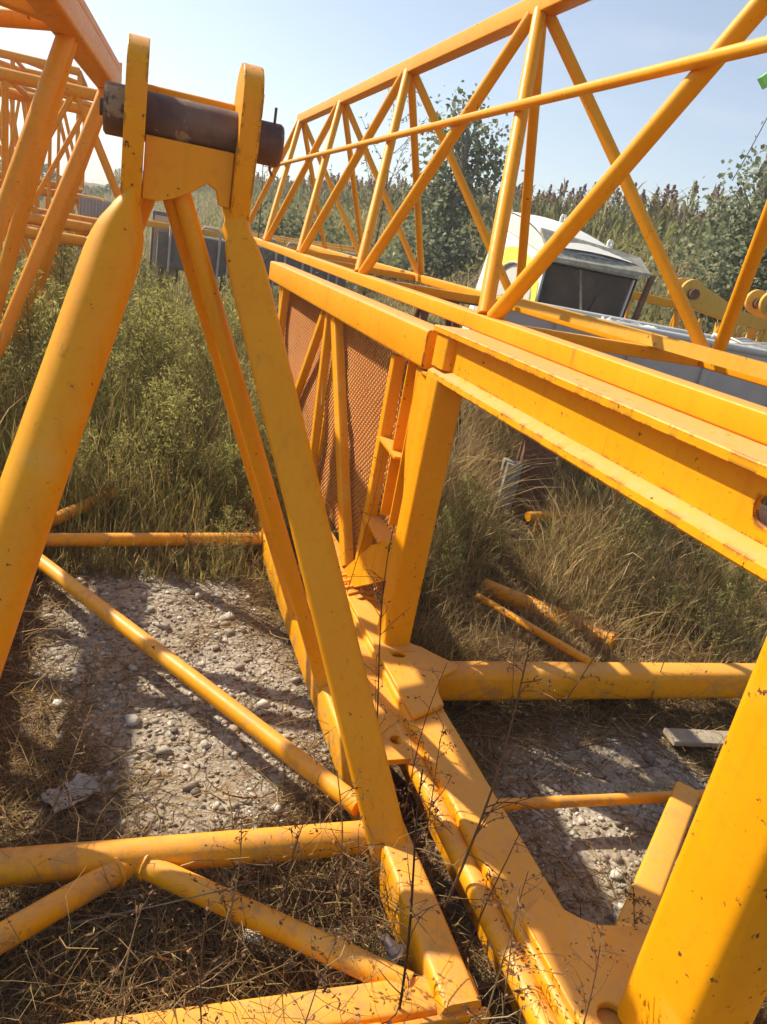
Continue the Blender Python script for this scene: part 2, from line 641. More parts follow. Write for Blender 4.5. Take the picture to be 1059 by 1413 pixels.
def gravel_at(x, y):
    g1 = 1 - sstep(0.70, 1.20, np.hypot((x - 0.27 + 0.16 * (y - 2.4)) / 0.50, (y - 2.45) / 0.95) + 0.22 * wob(x, y, 5, 4) + 0.12 * wob(x, y, 13, 7))
    g2 = 1 - sstep(0.75, 1.2, np.hypot((x - 1.60) / 0.60, (y - 1.42) / 0.56) + 0.20 * wob(x, y, 5, 6) + 0.12 * wob(x, y, 13, 3))
    return np.maximum(g1, g2)


gx = axis(-1.6, 3.2, 0.045, -300, 300)
gy = axis(0.0, 4.6, 0.045, -60, 450)
GX, GY = np.meshgrid(gx, gy)
GZ = ground_h(GX, GY)
V = np.stack([GX, GY, GZ], -1).reshape(-1, 3)
nx, ny = len(gx), len(gy)
ii = (np.arange(ny - 1)[:, None] * nx + np.arange(nx - 1)[None, :]).ravel()
F = np.stack([ii, ii + 1, ii + 1 + nx, ii + nx], -1)
ground = np_object('ground', V, F, None, 'ground', smooth=True)
a = ground.data.attributes.new('gravel', 'FLOAT', 'POINT')
a.data.foreach_set('value', gravel_at(V[:, 0], V[:, 1]).astype(np.float32))
a = ground.data.attributes.new('green', 'FLOAT', 'POINT')
a.data.foreach_set('value', sstep(4.0, 7.0, np.hypot(V[:, 0] - 0.6, V[:, 1] - 1.5)).astype(np.float32))
tag(ground, 'dry soil with chalky gravel patches rising to a field bank', 'ground', kind='structure')

P = 'paint'

# ================================================================== pin-jointed boom root on the left (T)
T = thing('boom_root_section', 'orange boom section with a rusty pin through two lugs, standing nearest on the left', 'crane part', (0.155, 2.0, 0.0))
XL, XR = -0.41, 0.740
PY, PZ = 2.27, 1.805            # pin axis
for x, nm in ((XR, 'chord'), (XL, 'chord')):
    MB().beam((x, 0.93, 0.085), (x, 5.3, 0.085), 0.090, 0.135, 0.016).build(nm, P, T)


def arc(cx, cy, r, a0, a1, n):
    return [(cx + r * math.cos(R(a0 + (a1 - a0) * i / n)), cy + r * math.sin(R(a0 + (a1 - a0) * i / n))) for i in range(n + 1)]


# two lug plates, faces across X
lug = arc(0.0, 0.068, 0.105, 0, 180, 16) + [(-0.105, -0.02), (-0.085, -0.14), (-0.06, -0.235), (0.07, -0.235), (0.09, -0.14), (0.105, -0.02)]
for xc in (-0.012, 0.272):
    MB().plate(lug, (xc - 0.026, PY, PZ), (0, 1, 0), (0, 0, 1), 0.052).build('lug_plate', 'paint_rail', T, bevel=0.006)
# pin, in three diameters, right end chamfered
pin = MB()
pin.rings([[Vector((x, PY + math.cos(2 * math.pi * i / 32) * r, PZ - 0.005 + math.sin(2 * math.pi * i / 32) * r)) for i in range(32)] for x, r in
           ((-0.088, 0.054), (-0.082, 0.062), (-0.03, 0.062), (-0.029, 0.060), (0.16, 0.060), (0.245, 0.0605), (0.30, 0.0605), (0.301, 0.055), (0.365, 0.055), (0.372, 0.050))])
pin_o = pin.build('pin', 'rusty_pin', T, angle=30)
MB().tube((-0.0885, PY, PZ - 0.005), (-0.098, PY, PZ - 0.005), 0.02).build('grease_plug', 'rusty_pin', pin_o)
# web plate between the lugs and box bar behind the pin
web = [(0.016, 1.755), (0.244, 1.755), (0.244, 1.615), (0.214, 1.620), (0.205, 1.655), (0.18, 1.668), (0.145, 1.64), (0.10, 1.615), (0.055, 1.60), (0.016, 1.60)]
MB().plate([(a_, b_) for a_, b_ in web], (0, 2.245, 0), (1, 0, 0), (0, 0, 1), 0.03).build('web_plate', P, T, bevel=0.003)
MB().beam((0.015, 2.355, 1.83), (0.245, 2.355, 1.83), 0.05, 0.11, 0.012).build('spacer_bar', P, T)


def pinched_leg(top, foot, r, name, flat=0.027, square=False):
    """round tube squeezed flat where it is welded to a lug plate"""
    top, foot = Vector(top), Vector(foot)
    d = (foot - top)
    L = d.length
    d.normalize()
    ax = Vector((1, 0, 0))
    ax = (ax - d * ax.dot(d)).normalized()
    ay = d.cross(ax).normalized()
    rings = []
    if square:
        # the square leg is turned a little towards -X, like the sides of its lug
        q = Matrix.Rotation(R(16), 3, d)
        ax, ay = q @ ax, q @ ay
    for t, a, b in ((-0.02, flat, r * 0.98), (0.0, flat, r * 1.02), (0.008, flat * 1.06, r * 1.06), (0.018, flat * 1.45, r * 1.12), (0.032, r * 0.66, r * 1.14), (0.05, r * 0.84, r * 1.12), (0.072, r * 0.95, r * 1.06), (0.10, r, r), (0.16, r, r), (0.6, r, r), (1.0, r, r)):
        c = top + d * (t * L)
        ring = []
        for k in range(32):
            co_, si_ = math.cos(2 * math.pi * k / 32), math.sin(2 * math.pi * k / 32)
            e_ = 0.34 if square else 1.0
            ring.append(c + ax * (a * math.copysign(abs(co_) ** e_, co_)) + ay * (b * math.copysign(abs(si_) ** e_, si_)))
        rings.append(ring)
    MB().rings(rings).build(name, P, T, angle=60)


pinched_leg((-0.010, 2.262, 1.585), (XL - 0.01, 1.46, 0.10), 0.072, 'leg')
pinched_leg((0.268, 2.262, 1.585), (XR - 0.005, 1.40, 0.10), 0.053, 'leg', square=True)
MB().tube((0.118, 2.262, 1.63), (XR - 0.015, 2.10, 0.10), 0.026).build('back_stay', P, T)
MB().tube((0.085, 2.285, 1.63), (XR - 0.02, 2.62, 0.10), 0.022).build('back_stay', P, T)
MB().tube((0.035, 2.285, 1.63), (XL, 3.40, 0.10), 0.026).build('back_stay', P, T)
# lattice between the two chords, lying on the ground
for p0, p1, r_ in (((XL, 1.47, 0.10), (XR - 0.06, 1.435, 0.115), 0.042), ((XL, 3.28, 0.115), (XR - 0.05, 3.42, 0.11), 0.032),
                   ((XL + 0.02, 3.22, 0.12), (XR - 0.06, 1.53, 0.13), 0.029), ((XL + 0.03, 3.38, 0.115), (XR - 0.05, 5.05, 0.11), 0.030)):
    MB().tube(p0, p1, r_).build('cross_tube' if abs(p0[1] - p1[1]) < 0.3 else 'diagonal_tube', P, T)
MB().tube((0.095, 1.44, 0.10), (XR - 0.08, 1.02, 0.10), 0.029).build('diagonal_tube', P, T)
MB().tube((0.075, 1.44, 0.10), (XL, 1.13, 0.10), 0.030).build('diagonal_tube', P, T)
def weld(parent, c, d, r, n=26):
    c, d = Vector(c), Vector(d).normalized()
    a = Vector((0, 0, 1)) if abs(d.z) < 0.9 else Vector((1, 0, 0))
    u = d.cross(a).normalized()
    w = u.cross(d)
    pts, rad = [], []
    for i in range(n + 1):
        t = 2 * math.pi * i / n
        pts.append(c + u * (math.cos(t) * r) + w * (math.sin(t) * r))
        rad.append(0.0058 if i % 2 else 0.0042)
    MB().path(pts, rad, 7).build('weld_bead', P, parent)


for y_, z_, r_ in ((1.4353, 0.115, 0.044), (3.4175, 0.11, 0.034)):
    weld(T, (XR - 0.056, y_, z_), (1, 0, 0), r_)
for x_, d_ in ((0.118, (0.6, -0.42, 0)), (0.045, (-0.5, -0.31, 0))):
    weld(T, (x_, 1.43 - (0.0 if d_[0] > 0 else 0.008), 0.10), d_, 0.034)
MB().plate([(-0.02, -0.03), (0.09, -0.03), (0.09, 0.03), (-0.02, 0.03)], (0.301, PY + 0.03, PZ + 0.085), (0, 1, 0), (0, 0, 1), 0.014).build('keeper_plate', 'rusty_pin', T, bevel=0.003)
MB().path([(0.345, PY - 0.02, PZ + 0.085), (0.345, PY - 0.022, PZ - 0.07), (0.35, PY - 0.04, PZ - 0.085)], 0.004, 6).build('split_pin', 'rusty_pin', pin_o)

# near end beam, with a raised shoulder plate and bolts
MB().beam((XL - 0.05, 1.03, 0.070), (0.80, 0.985, 0.070), 0.085, 0.10, 0.012).build('end_beam', P, T)
MB().plate([(0.47, 0.02), (0.805, 0.02), (0.81, 0.115), (0.795, 0.128), (0.58, 0.128), (0.555, 0.140), (0.48, 0.142), (0.47, 0.13)], (0, 0.932, 0), (1, 0, 0), (0, 0, 1), 0.014).build('end_plate', P, T, bevel=0.003)
MB().plate([(0.70, 0.02), (0.80, 0.02), (0.80, 0.05), (0.775, 0.11), (0.72, 0.11)], (0, 0.905, 0), (1, 0, 0), (0, 0.1, 1), 0.010).build('stiffener', P, T)


def bolt(parent, pos, d, r=0.016, length=0.05):
    pos, d = Vector(pos), Vector(d).normalized()
    o = MB().tube(pos, pos + d * length, r * 0.6, n=12).build('bolt', 'steel', parent)
    MB().tube(pos + d * (length * 0.15), pos + d * (length * 0.15 + r * 1.0), r, n=6).build('nut', 'steel', o, smooth=False)
    MB().tube(pos, pos + d * (length * 0.12), r * 1.35, n=16).build('washer', 'steel', o)


bolt(T, (0.655, 1.10, 0.10), (-0.6, 0.45, 0.75), 0.017, 0.05)
bolt(T, (0.655, 0.915, 0.085), (0, -1, 0.15), 0.018, 0.05)
bolt(T, (0.40, 0.955, 0.08), (0, -1, 0.1), 0.014, 0.035)

# ================================================================== mesh-sided frame in the middle (F)
Fm = thing('mesh_sided_crane_frame', 'orange steel frame with thick H-beam rail, square posts and expanded metal mesh side', 'crane part', (0.98, 2.0, 0.0))
PF = 'paint_rail'
XF = 0.965                       # near face of the upper rail
# upper rail: H-section between the posts, box chord beyond
MB().section((0, 0.30, 0), (0, 2.36, 0), [(XF, 1.362), (XF + 0.002, 1.360), (XF + 0.25, 1.360), (XF + 0.25, 1.381), (XF + 0.003, 1.381), (XF, 1.378)], side=(1, 0, 0)).build('top_flange', PF, Fm)
MB().section((0, 0.30, 0), (0, 2.34, 0), [(XF - 0.004, 1.216), (XF, 1.211), (XF + 0.25, 1.211), (XF + 0.25, 1.250), (XF + 0.034, 1.250), (XF + 0.022, 1.243), (XF + 0.006, 1.237), (XF - 0.002, 1.232)], side=(1, 0, 0)).build('bottom_flange', PF, Fm)
slot = lambda c, w, h: [(c + a_, b_ + 1.304) for a_, b_ in rrect(w, h, min(w, h) * 0.48, 6)]
MB().plate([(0.30, 1.2505), (2.30, 1.2505), (2.30, 1.3595), (0.30, 1.3595)], (XF + 0.036, 0, 0), (0, 1, 0), (0, 0, 1), 0.014, holes=[slot(0.86, 0.10, 0.055)]).build('web', PF, Fm)
# stub box between the flanges over the far post
MB().section((XF + 0.066, 2.295, 1.2505), (XF + 0.066, 2.295, 1.3595), rrect(0.115, 0.115, 0.014), side=(1, 0, 0)).build('post_stub', PF, Fm)
MB().beam((XF + 0.058, 2.41, 1.288), (XF + 0.058, 5.75, 1.272), 0.115, 0.135, 0.012).build('upper_chord', PF, Fm)
MB().plate([(0, 0), (0.10, -0.02), (0.22, 0.0), (0.24, 0.06), (0.2, 0.13), (0.05, 0.13), (-0.02, 0.07)], (XF + 0.03, 2.30, 1.199), (0, 1, 0), (1, 0, 0), -0.016).build('node_plate', PF, Fm, bevel=0.004)
# lower chord: box with a round shoulder tube on its left
MB().beam((0.990, 0.62, 0.105), (0.990, 2.75, 0.105), 0.148, 0.19, 0.014).build('lower_chord', P, Fm)
MB().beam((0.995, 2.755, 0.095), (0.995, 5.75, 0.095), 0.125, 0.16, 0.012).build('lower_chord', P, Fm)
MB().tube((0.894, 0.62, 0.150), (0.894, 1.83, 0.150), 0.030).build('shoulder_tube', P, Fm)
ear = [(0.80, 1.66), (0.93, 1.66), (0.935, 2.30), (0.905, 2.52), (0.875, 2.45), (0.825, 2.0), (0.80, 1.80)]
MB().plate(ear, (0, 0, 0.155), (1, 0, 0), (0, 1, 0), 0.02, holes=[circle(0.858, 1.75, 0.022)]).build('ear_plate', P, Fm, bevel=0.003)
gus = [(0.925, 1.80), (1.055, 1.86), (1.062, 1.93), (1.085, 1.985), (1.12, 2.03), (1.19, 2.065), (1.205, 2.09), (1.13, 2.18), (1.03, 2.29), (0.99, 2.56), (0.915, 2.62)]
MB().plate(gus, (0, 0, 0.203), (1, 0, 0), (0, 1, 0), 0.018, holes=[circle(0.995, 2.165, 0.027, ry=0.021)]).build('gusset_plate', P, Fm, bevel=0.004)
MB().plate([(1.06, 2.16), (1.22, 2.10), (1.235, 2.17), (1.15, 2.30), (1.06, 2.36)], (0, 0, 0.150), (1, 0, 0), (0, 1, 0), 0.018).build('gusset_plate', P, Fm, bevel=0.004)
ng = [(0.93, 0.45), (0.925, 1.05), (1.0, 1.10), (1.065, 1.03), (1.10, 1.005), (1.20, 0.985), (1.215, 0.93), (1.20, 0.45)]
MB().plate(ng, (0, 0, 0.204), (1, 0, 0), (0, 1, 0), 0.02, holes=[circle(1.005, 0.80, 0.032)]).build('gusset_plate', P, Fm, bevel=0.004)
# posts
MB().section((1.012, 2.285, 0.221), (1.012, 2.285, 1.215), rrect(0.105, 0.115, 0.016), side=(1, 0, 0)).build('post', 'paint_post', Fm)
MB().section((1.098, 0.735, 0.224), (1.098, 0.735, 1.2105), rrect(0.165, 0.175, 0.03, 6), side=(1, 0, 0)).build('post', 'paint_frame', Fm)
# uprights, channel and small plates behind the far post
for p0, p1, w_, h_ in (((1.02, 2.80, 1.2), (1.02, 2.80, 0.18), 0.05, 0.05), ((1.02, 3.84, 1.2), (1.02, 2.98, 0.18), 0.07, 0.05), ((1.02, 3.98, 1.2), (1.02, 3.86, 0.18), 0.055, 0.045),
                       ((1.02, 4.08, 1.2), (1.02, 4.86, 0.18), 0.05, 0.045), ((1.02, 5.30, 1.2), (1.02, 5.30, 0.18), 0.06, 0.05), ((1.02, 5.42, 1.2), (1.02, 5.0, 0.18), 0.045, 0.045)):
    MB().section(p0, p1, rrect(h_, w_, 0.008), side=(1, 0, 0)).build('mesh_upright', P, Fm)
MB().section((1.035, 2.55, 1.215), (1.035, 2.55, 0.60), [(-0.05, -0.075), (0.04, -0.075), (0.04, 0.045), (-0.05, 0.045), (-0.05, 0.037), (0.03, 0.037), (0.03, -0.067), (-0.05, -0.067)], side=(1, 0, 0)).build('channel_upright', P, Fm)
MB().plate([(2.345, 0.30), (2.36, 0.62), (2.40, 0.78), (2.46, 0.92), (2.50, 1.21), (2.345, 1.21)], (0.985, 0, 0), (0, 1, 0), (0, 0, 1), 0.012).build('curved_gusset', P, Fm)
MB().plate([(2.345, 0.60), (2.37, 0.42), (2.86, 0.12), (2.90, 0.20), (2.60, 0.46)], (0.975, 0, 0), (0, 1, 0), (0, 0, 1), 0.012).build('foot_plate', P, Fm)
for z_ in (0.86, 0.51):
    MB().plate([(0.965, 2.50), (1.06, 2.50), (1.06, 2.775), (0.985, 2.775)], (0, 0, z_), (1, 0, 0), (0, 1, 0), 0.010).build('rung_plate', P, Fm)
for k in range(5):
    MB().plate([(0.935, 2.60 + 0.055 * k), (1.0, 2.63 + 0.055 * k), (1.055, 2.60 + 0.055 * k), (1.055, 2.612 + 0.055 * k), (1.0, 2.642 + 0.055 * k), (0.935, 2.612 + 0.055 * k)], (0, 0, 0.2005), (1, 0, 0), (0, 1, 0), 0.009).build('tread_rib', P, Fm)


# expanded metal panel: interlaced zigzag strands, real geometry
def expanded_metal(x, y0, y1, z0, z1, py=0.036, pz=0.0150):
    Vs, Fs = [], []
    nrow = int((z1 - z0) / pz)
    ncol = int((y1 - y0) / (py / 2))
    w, t = 0.0032, 0.0016
    for r_ in range(nrow):
        k = np.arange(ncol + 1)
        yy = y0 + k * py / 2
        ph = ((k + r_) % 2) * 2 - 1
        zz = z0 + r_ * pz + ph * pz * 0.48
        xx = x + ph * 0.0035 + 0.010 * np.sin(yy * 3.1 + 9 * r_ * pz) * np.sin(3.1 * r_ / nrow)
        ring = np.stack([np.stack([xx - t, yy, zz + w / 2], -1), np.stack([xx + t, yy, zz + w / 2], -1), np.stack([xx + t * 2.2, yy, zz - w / 2], -1), np.stack([xx - t * 0.2, yy, zz - w / 2], -1)], 1)
        o = sum(len(a_) for a_ in Vs)
        Vs.append(ring.reshape(-1, 3))
        i = np.arange(ncol)
        for c in range(4):
            d = (c + 1) % 4
            Fs.append(np.stack([o + i * 4 + c, o + i * 4 + d, o + (i + 1) * 4 + d, o + (i + 1) * 4 + c], -1))
    return np.concatenate(Vs), np.concatenate(Fs)


for ya, yb in ((2.36, 3.90), (3.93, 5.68)):
    Vm, Fq = expanded_metal(1.062, ya, yb, 0.215, 1.20)
    mp = np_object('mesh_panel', Vm, Fq, None, 'paint_mesh', parent=Fm)
    tag(mp, kind='stuff')
    MB().box((1.056, ya - 0.012, 0.19), (1.070, ya, 1.215)).build('mesh_edge_bar', P, Fm)
# low members running to the right
MB().beam((1.065, 2.135, 0.125), (2.75, 2.07, 0.125), 0.11, 0.13, 0.03).build('cross_beam', P, Fm)
MB().tube((1.06, 1.535, 0.09), (2.7, 1.45, 0.09), 0.018).build('tie_rod', P, Fm)
MB().beam((1.12, 0.93, 0.14), (1.75, 1.45, 0.14), 0.075, 0.075, 0.010).build('diagonal_brace', P, Fm)
MB().tube((1.81, 2.13, 0.195), (1.72, 2.95, 0.05), 0.018).build('tie_rod', P, Fm)
MB().tube((1.86, 3.15, 0.0), (2.24, 2.52, 0.05), 0.05).build('diagonal_brace', P, Fm)
MB().beam((1.20, 0.62, 0.12), (2.70, 0.55, 0.12), 0.11, 0.13, 0.012).build('cross_beam', P, Fm)

# ================================================================== triangular jib section lying on the frame (J)
J = thing('jib_section', 'long triangular yellow jib lattice lying on top of the mesh sided frame', 'crane part', (1.5, 3.0, 0.0))
XN, XFAR, XA, ZB, ZA, S = 1.135, 2.05, 1.48, 1.4115, 2.555, 1.605
YN, YFF, YA = 2.317, 2.29, 3.15
MB().beam((XN, -0.6, ZB - 0.002), (XN, 9.6, ZB - 0.002), 0.07, 0.056, 0.006).build('bottom_chord', P, J)
MB().beam((XFAR, -0.6, ZB - 0.004), (XFAR, 9.6, ZB - 0.004), 0.07, 0.056, 0.006).build('bottom_chord', P, J)
MB().beam((XA, -1.2, ZA + 0.03), (XA, 8.02, ZA + 0.03), 0.075, 0.075, 0.006).build('top_chord', P, J)
for i in range(-2, 4):
    ya = YA + S * i
    for xb, yb, s_ in ((XN, YN + S * i, -1), (XFAR, YFF + S * i, 1)):
        for k, off in ((0, 0.035), (1, -0.035)):
            yk = yb + S * k
            if yk > 9.0 or yk < -0.7:
                continue
            MB().tube((XA + s_ * 0.02, ya + (-0.03 if k == 0 else 0.03), ZA), (xb, yk + (off if k == 0 else off), ZB + 0.025), 0.027 if s_ < 0 else 0.024).build('lacing_tube', P, J)
for i in range(-1, 4):
    yk = YN + S * i
    MB().beam((XN + 0.04, yk + 0.02, ZB - 0.01), (XFAR - 0.04, YFF + S * i + 0.02, ZB - 0.01), 0.045, 0.045, 0.004).build('cross_bar', P, J)
MB().tube((1.304, -0.6, 2.168), (1.304, 8.55, 2.140), 0.017).build('stay_tube', P, J)
MB().section((1.78, 0.75, 1.446), (1.84, 3.6, 1.446), [(-0.035, -0.02), (0.035, -0.02), (0.035, 0.022), (0.029, 0.022), (0.029, -0.014), (-0.029, -0.014), (-0.029, 0.022), (-0.035, 0.022)]).build('walkway_channel', 'paint_dull', J)
for xx_ in (-0.02, 0.02):
    MB().plate([(8.02, 2.55), (8.10, 2.565), (8.115, 2.60), (8.09, 2.635), (8.02, 2.63)], (XA + xx_ - 0.006, 0, 0), (0, 1, 0), (0, 0, 1), 0.012).build('end_lug', P, J)

# steel trestles that carry the far chord
for i, (ty, lab) in enumerate(((0.15, 'brown steel trestle under the near end of the jib'), (5.0, 'brown steel trestle under the jib behind the mesh panel'))):
    tr = thing('trestle', lab, 'trestle', (2.05, ty, 0), 'trestles under the jib')
    MB().beam((1.75, ty, 1.345), (2.35, ty, 1.342), 0.08, 0.07, 0.006).build('head_beam', 'rust', tr)
    for sx in (-1, 1):
        MB().tube((2.05 + 0.1 * sx, ty - 0.04, 1.31), (2.05 + 0.34 * sx, ty - 0.25, -0.04), 0.03).build('leg', 'rust', tr)
        MB().tube((2.05 + 0.1 * sx, ty + 0.04, 1.31), (2.05 + 0.34 * sx, ty + 0.25, -0.04), 0.03).build('leg', 'rust', tr)
    MB().tube((1.80, ty - 0.15, 0.5), (2.30, ty - 0.15, 0.5), 0.02).build('brace', 'rust', tr)

# ================================================================== lattice sections at the left edge
L = thing('lattice_boom', 'tall orange lattice boom with box top chord at the left edge', 'crane part', (-0.7, 4.5, 0))
PS = 'paint_left'
TX0, TX1 = -0.345, -0.165


def top_at(y):
    t = (y - 3.67) / (5.06 - 3.67)
    return Vector((-0.305 + t * 0.13, y, 2.215 - 0.03 * t))


a0, a1 = top_at(2.5), top_at(5.10)
MB().beam(a0, a1, 0.125, 0.11, 0.012).build('top_chord', PS, L)
MB().beam(a0 + Vector((0.035, 0, 0.075)), a1 + Vector((0.035, 0, 0.075)), 0.045, 0.04, 0.006).build('chord_rail', PS, L)
MB().beam(a0 + Vector((-0.035, 0, 0.075)), a1 + Vector((-0.035, 0, 0.075)), 0.03, 0.04, 0.006).build('chord_rail', PS, L)
MB().plate([(-0.06, -0.07), (0.06, -0.07), (0.06, 0.11), (-0.06, 0.11)], a1 + Vector((0, 0.001, 0)), (1, 0, 0), (0, 0, 1), -0.02).build('end_plate', PS, L)
for xx_ in (-0.88, -2.1):
    MB().beam((xx_, 2.6, 0.10), (xx_, 6.6, 0.10), 0.13, 0.13, 0.012).build('bottom_chord', PS, L)
tops = [3.80, 5.04]
bots = [3.1, 4.5, 5.9]
for i, ty in enumerate(tops):
    for xx_ in (-0.88,):
        for by, dy in ((bots[i], -0.03), (bots[i + 1], 0.03)):
            p = top_at(ty + dy)
            p.z -= 0.03
            MB().tube(p, (xx_ + 0.02, by, 0.14), 0.035).build('lacing_tube', PS, L)
for by in bots:
    MB().tube((-0.86, by, 0.1), (-2.1, by, 0.1), 0.04).build('cross_tube', PS, L)
MB().tube(top_at(3.78), (-2.1, 4.2, 1.98), 0.035).build('cross_tube', PS, L)
MB().beam(top_at(3.62), (-2.1, 3.3, 2.36), 0.08, 0.10, 0.01).build('cross_tube', PS, L)
for by in (3.4, 5.2):
    MB().tube((-2.1, by, 0.12), (-2.1, by - 0.1, 2.36), 0.035).build('lacing_tube', PS, L)
MB().tube(top_at(5.0), (-0.86, 6.5, 0.14), 0.033).build('lacing_tube', PS, L)


L2 = copy_tree(L)
L2.location = (-2.05, 4.4, 0.0)
L2['label'] = 'second orange lattice boom half hidden behind the first at the left edge'


def mast(name, label, y0, y1, z0, z1, x0, x1, mat, bays, r=0.06, group=None):
    o = thing(name, label, 'crane part', ((x0 + x1) / 2, (y0 + y1) / 2, z0), group)
    for y_ in (y0, y1):
        for z_ in (z0 + r, z1 - r):
            MB().tube((x0, y_, z_), (x1, y_, z_), r, n=14).build('chord', mat, o)
    bx = (x1 - x0) / bays
    for k in range(bays + 1):
        x = x0 + bx * k
        for y_ in (y0, y1):
            MB().tube((x, y_, z0 + r), (x, y_, z1 - r), r * 0.55, n=10).build('upright', mat, o)
        for z_ in (z0 + r, z1 - r):
            MB().tube((x, y0, z_), (x, y1, z_), r * 0.55, n=10).build('cross_tube', mat, o)
    for k in range(bays):
        x = x0 + bx * k
        for y_ in (y0, y1):
            MB().tube((x, y_, z0 + r), (x + bx / 2, y_, z1 - r), r * 0.5, n=10).build('lacing_tube', mat, o)
            MB().tube((x + bx, y_, z0 + r), (x + bx / 2, y_, z1 - r), r * 0.5, n=10).build('lacing_tube', mat, o)
        MB().tube((x, y0, z1 - r), (x + bx, y1, z1 - r), r * 0.5, n=10).build('lacing_tube', mat, o)
    return o


mast('mast_section', 'dull orange mast section lying crosswise on another, behind the left boom', 6.7, 8.1, 1.26, 2.30, -5.6, 0.0, PS, 6, r=0.045, group='stacked mast sections')
mast('mast_section', 'dull orange mast section at the bottom of the crosswise pile, in weeds', 6.6, 8.2, 0.0, 1.25, -5.8, -0.35, PS, 6, r=0.045, group='stacked mast sections')

mast('mast_section', 'far thin mast section standing highest behind the crosswise pile', 9.6, 10.6, 0.0, 2.55, -7.5, -0.9, PS, 8, r=0.035, group='stacked mast sections')

mast('mast_section', 'pale far mast section low in the back row at the left', 11.6, 12.9, 0.0, 1.5, -9.0, -0.45, PS, 11, r=0.05, group='stacked mast sections')
mast('mast_section', 'pale far mast section on top of the back row at the left', 11.5, 12.8, 1.51, 3.0, -9.2, -0.75, PS, 11, r=0.05, group='stacked mast sections')

# ================================================================== things further back
# grey skip with a tube rim
sk = thing('grey_flatbed_body', 'long pale grey steel flatbed body with round tube rim behind the jib', 'flatbed', (3.4, 4.9, 0))
A0, B0 = Vector((2.35, 4.91, 0)), Vector((5.4, 3.75, 0))
dr = (B0 - A0).normalized()
nb = Vector((-dr.y, dr.x, 0))
W_ = 0.85
for p0, p1 in ((A0, B0), (A0 + nb * W_, B0 + nb * W_), (A0, A0 + nb * W_), (B0, B0 + nb * W_)):
    MB().beam(p0 + Vector((0, 0, 1.14)), p1 + Vector((0, 0, 1.14)), 0.02, 0.40, 0.004).build('side_board', 'grey', sk)
    MB().tube(p0 + Vector((0, 0, 1.355)), p1 + Vector((0, 0, 1.355)), 0.028).build('rim_tube', 'grey_trim', sk)
MB().beam(A0 + nb * (W_ / 2) + Vector((0, 0, 0.96)), B0 + nb * (W_ / 2) + Vector((0, 0, 0.96)), W_ - 0.04, 0.03, 0.004).build('floor_panel', 'grey', sk)
for k in range(1, 6):
    q = A0 + (B0 - A0) * (k / 6) - nb * 0.024
    MB().beam(q + Vector((0, 0, 0.95)), q + Vector((0, 0, 1.32)), 0.05, 0.026, 0.004, upv=nb).build('side_rib', 'grey', sk)
    MB().tube(q - nb * 0.02 + Vector((0, 0, 1.20)), q - nb * 0.036 + Vector((0, 0, 1.20)), 0.014, n=8).build('bolt_head', 'rust', sk)
for fx in (0.35, 0.9):
    for wv in (0.12, W_ - 0.12):
        q = A0 + (B0 - A0) * fx + nb * wv
        MB().beam(q + Vector((0, 0, -0.05)), q + Vector((0, 0, 0.945)), 0.09, 0.09, 0.008, upv=nb).build('leg', 'rust', sk)

# coils of pale rope beyond the skip
for k, (fx, lab) in enumerate(((0.66, 'pale coil of wire rope lying in the grey flatbed, nearest the yellow lugs'), (0.34, 'small pale coil of wire rope on the flatbed beside the cab'))):
    c = A0 + (B0 - A0) * fx + nb * 0.35
    mb = MB()
    for t in range(7):
        rr = (0.30 if k == 0 else 0.16) + random.uniform(-0.03, 0.03)
        zz = (1.30 if k == 0 else 1.27) + 0.016 * t
        cx_, cy_ = c.x + random.uniform(-0.03, 0.03), c.y + random.uniform(-0.03, 0.03)
        mb.path([(cx_ + rr * 1.3 * math.cos(2 * math.pi * i / 24), cy_ + rr * math.sin(2 * math.pi * i / 24), zz + 0.012 * math.sin(3 * i + t)) for i in range(25)], 0.011, 6)
    o = mb.build('rope_coil', 'rope', None, loc=(c.x, c.y, 1.2))
    tag(o, lab, 'rope', 'rope coils on the flatbed')
pl = MB().plate([(-1.5, -0.15), (1.5, -0.15), (1.5, 0.15), (-1.5, 0.15)], A0 + (B0 - A0) * 0.52 + nb * 0.42 + Vector((0, 0, 1.245)), dr, nb, 0.03)

# operator cab
cab = thing('crane_cab', 'white and lime yellow crane cab with dark windscreen, dumped behind the jib', 'cab', (3.6, 6.4, 0.1))
A, At = Vector((3.20, 5.80, 0.35)), Vector((3.333, 5.948, 1.768))
B, Bt = Vector((4.05, 5.80, 0.35)), Vector((4.343, 6.02, 1.80))
D, Dt = Vector((3.05, 6.95, 0.35)), Vector((3.385, 7.159, 2.00))
Cc, Ct = Vector((3.95, 7.1, 0.35)), Vector((4.42, 7.25, 1.95))


def quadpt(a_, b_, c_, d_, u, v):
    return (a_ * (1 - u) + b_ * u) * (1 - v) + (d_ * (1 - u) + c_ * u) * v


def panel(a_, b_, c_, d_, uv, thick, name, mat, parent, holes=()):
    """plate following a four-cornered face; uv outline in 0..1"""
    n = (b_ - a_).cross(d_ - a_).normalized()
    polys = [uv] + list(holes)
    pv = [[Vector((u, v, 0)) for u, v in p] for p in polys]
    tris = tessellate_polygon(pv)
    flat = [q for p in pv for q in p]
    N = len(flat)
    vs = [quadpt(a_, b_, c_, d_, q.x, q.y) for q in flat]
    vs = vs + [p - n * thick for p in vs]
    fs = []
    for t in tris:
        i, j, k = t
        if (flat[j] - flat[i]).cross(flat[k] - flat[i]).z < 0:
            j, k = k, j
        fs += [(i, j, k), (i + N, k + N, j + N)]
    o = 0
    for p in pv:
        m = len(p)
        for i in range(m):
            i0, i1 = o + i, o + (i + 1) % m
            fs.append((i0, i0 + N, i1 + N, i1))
        o += m
    return MB().add(vs, fs).build(name, mat, parent)


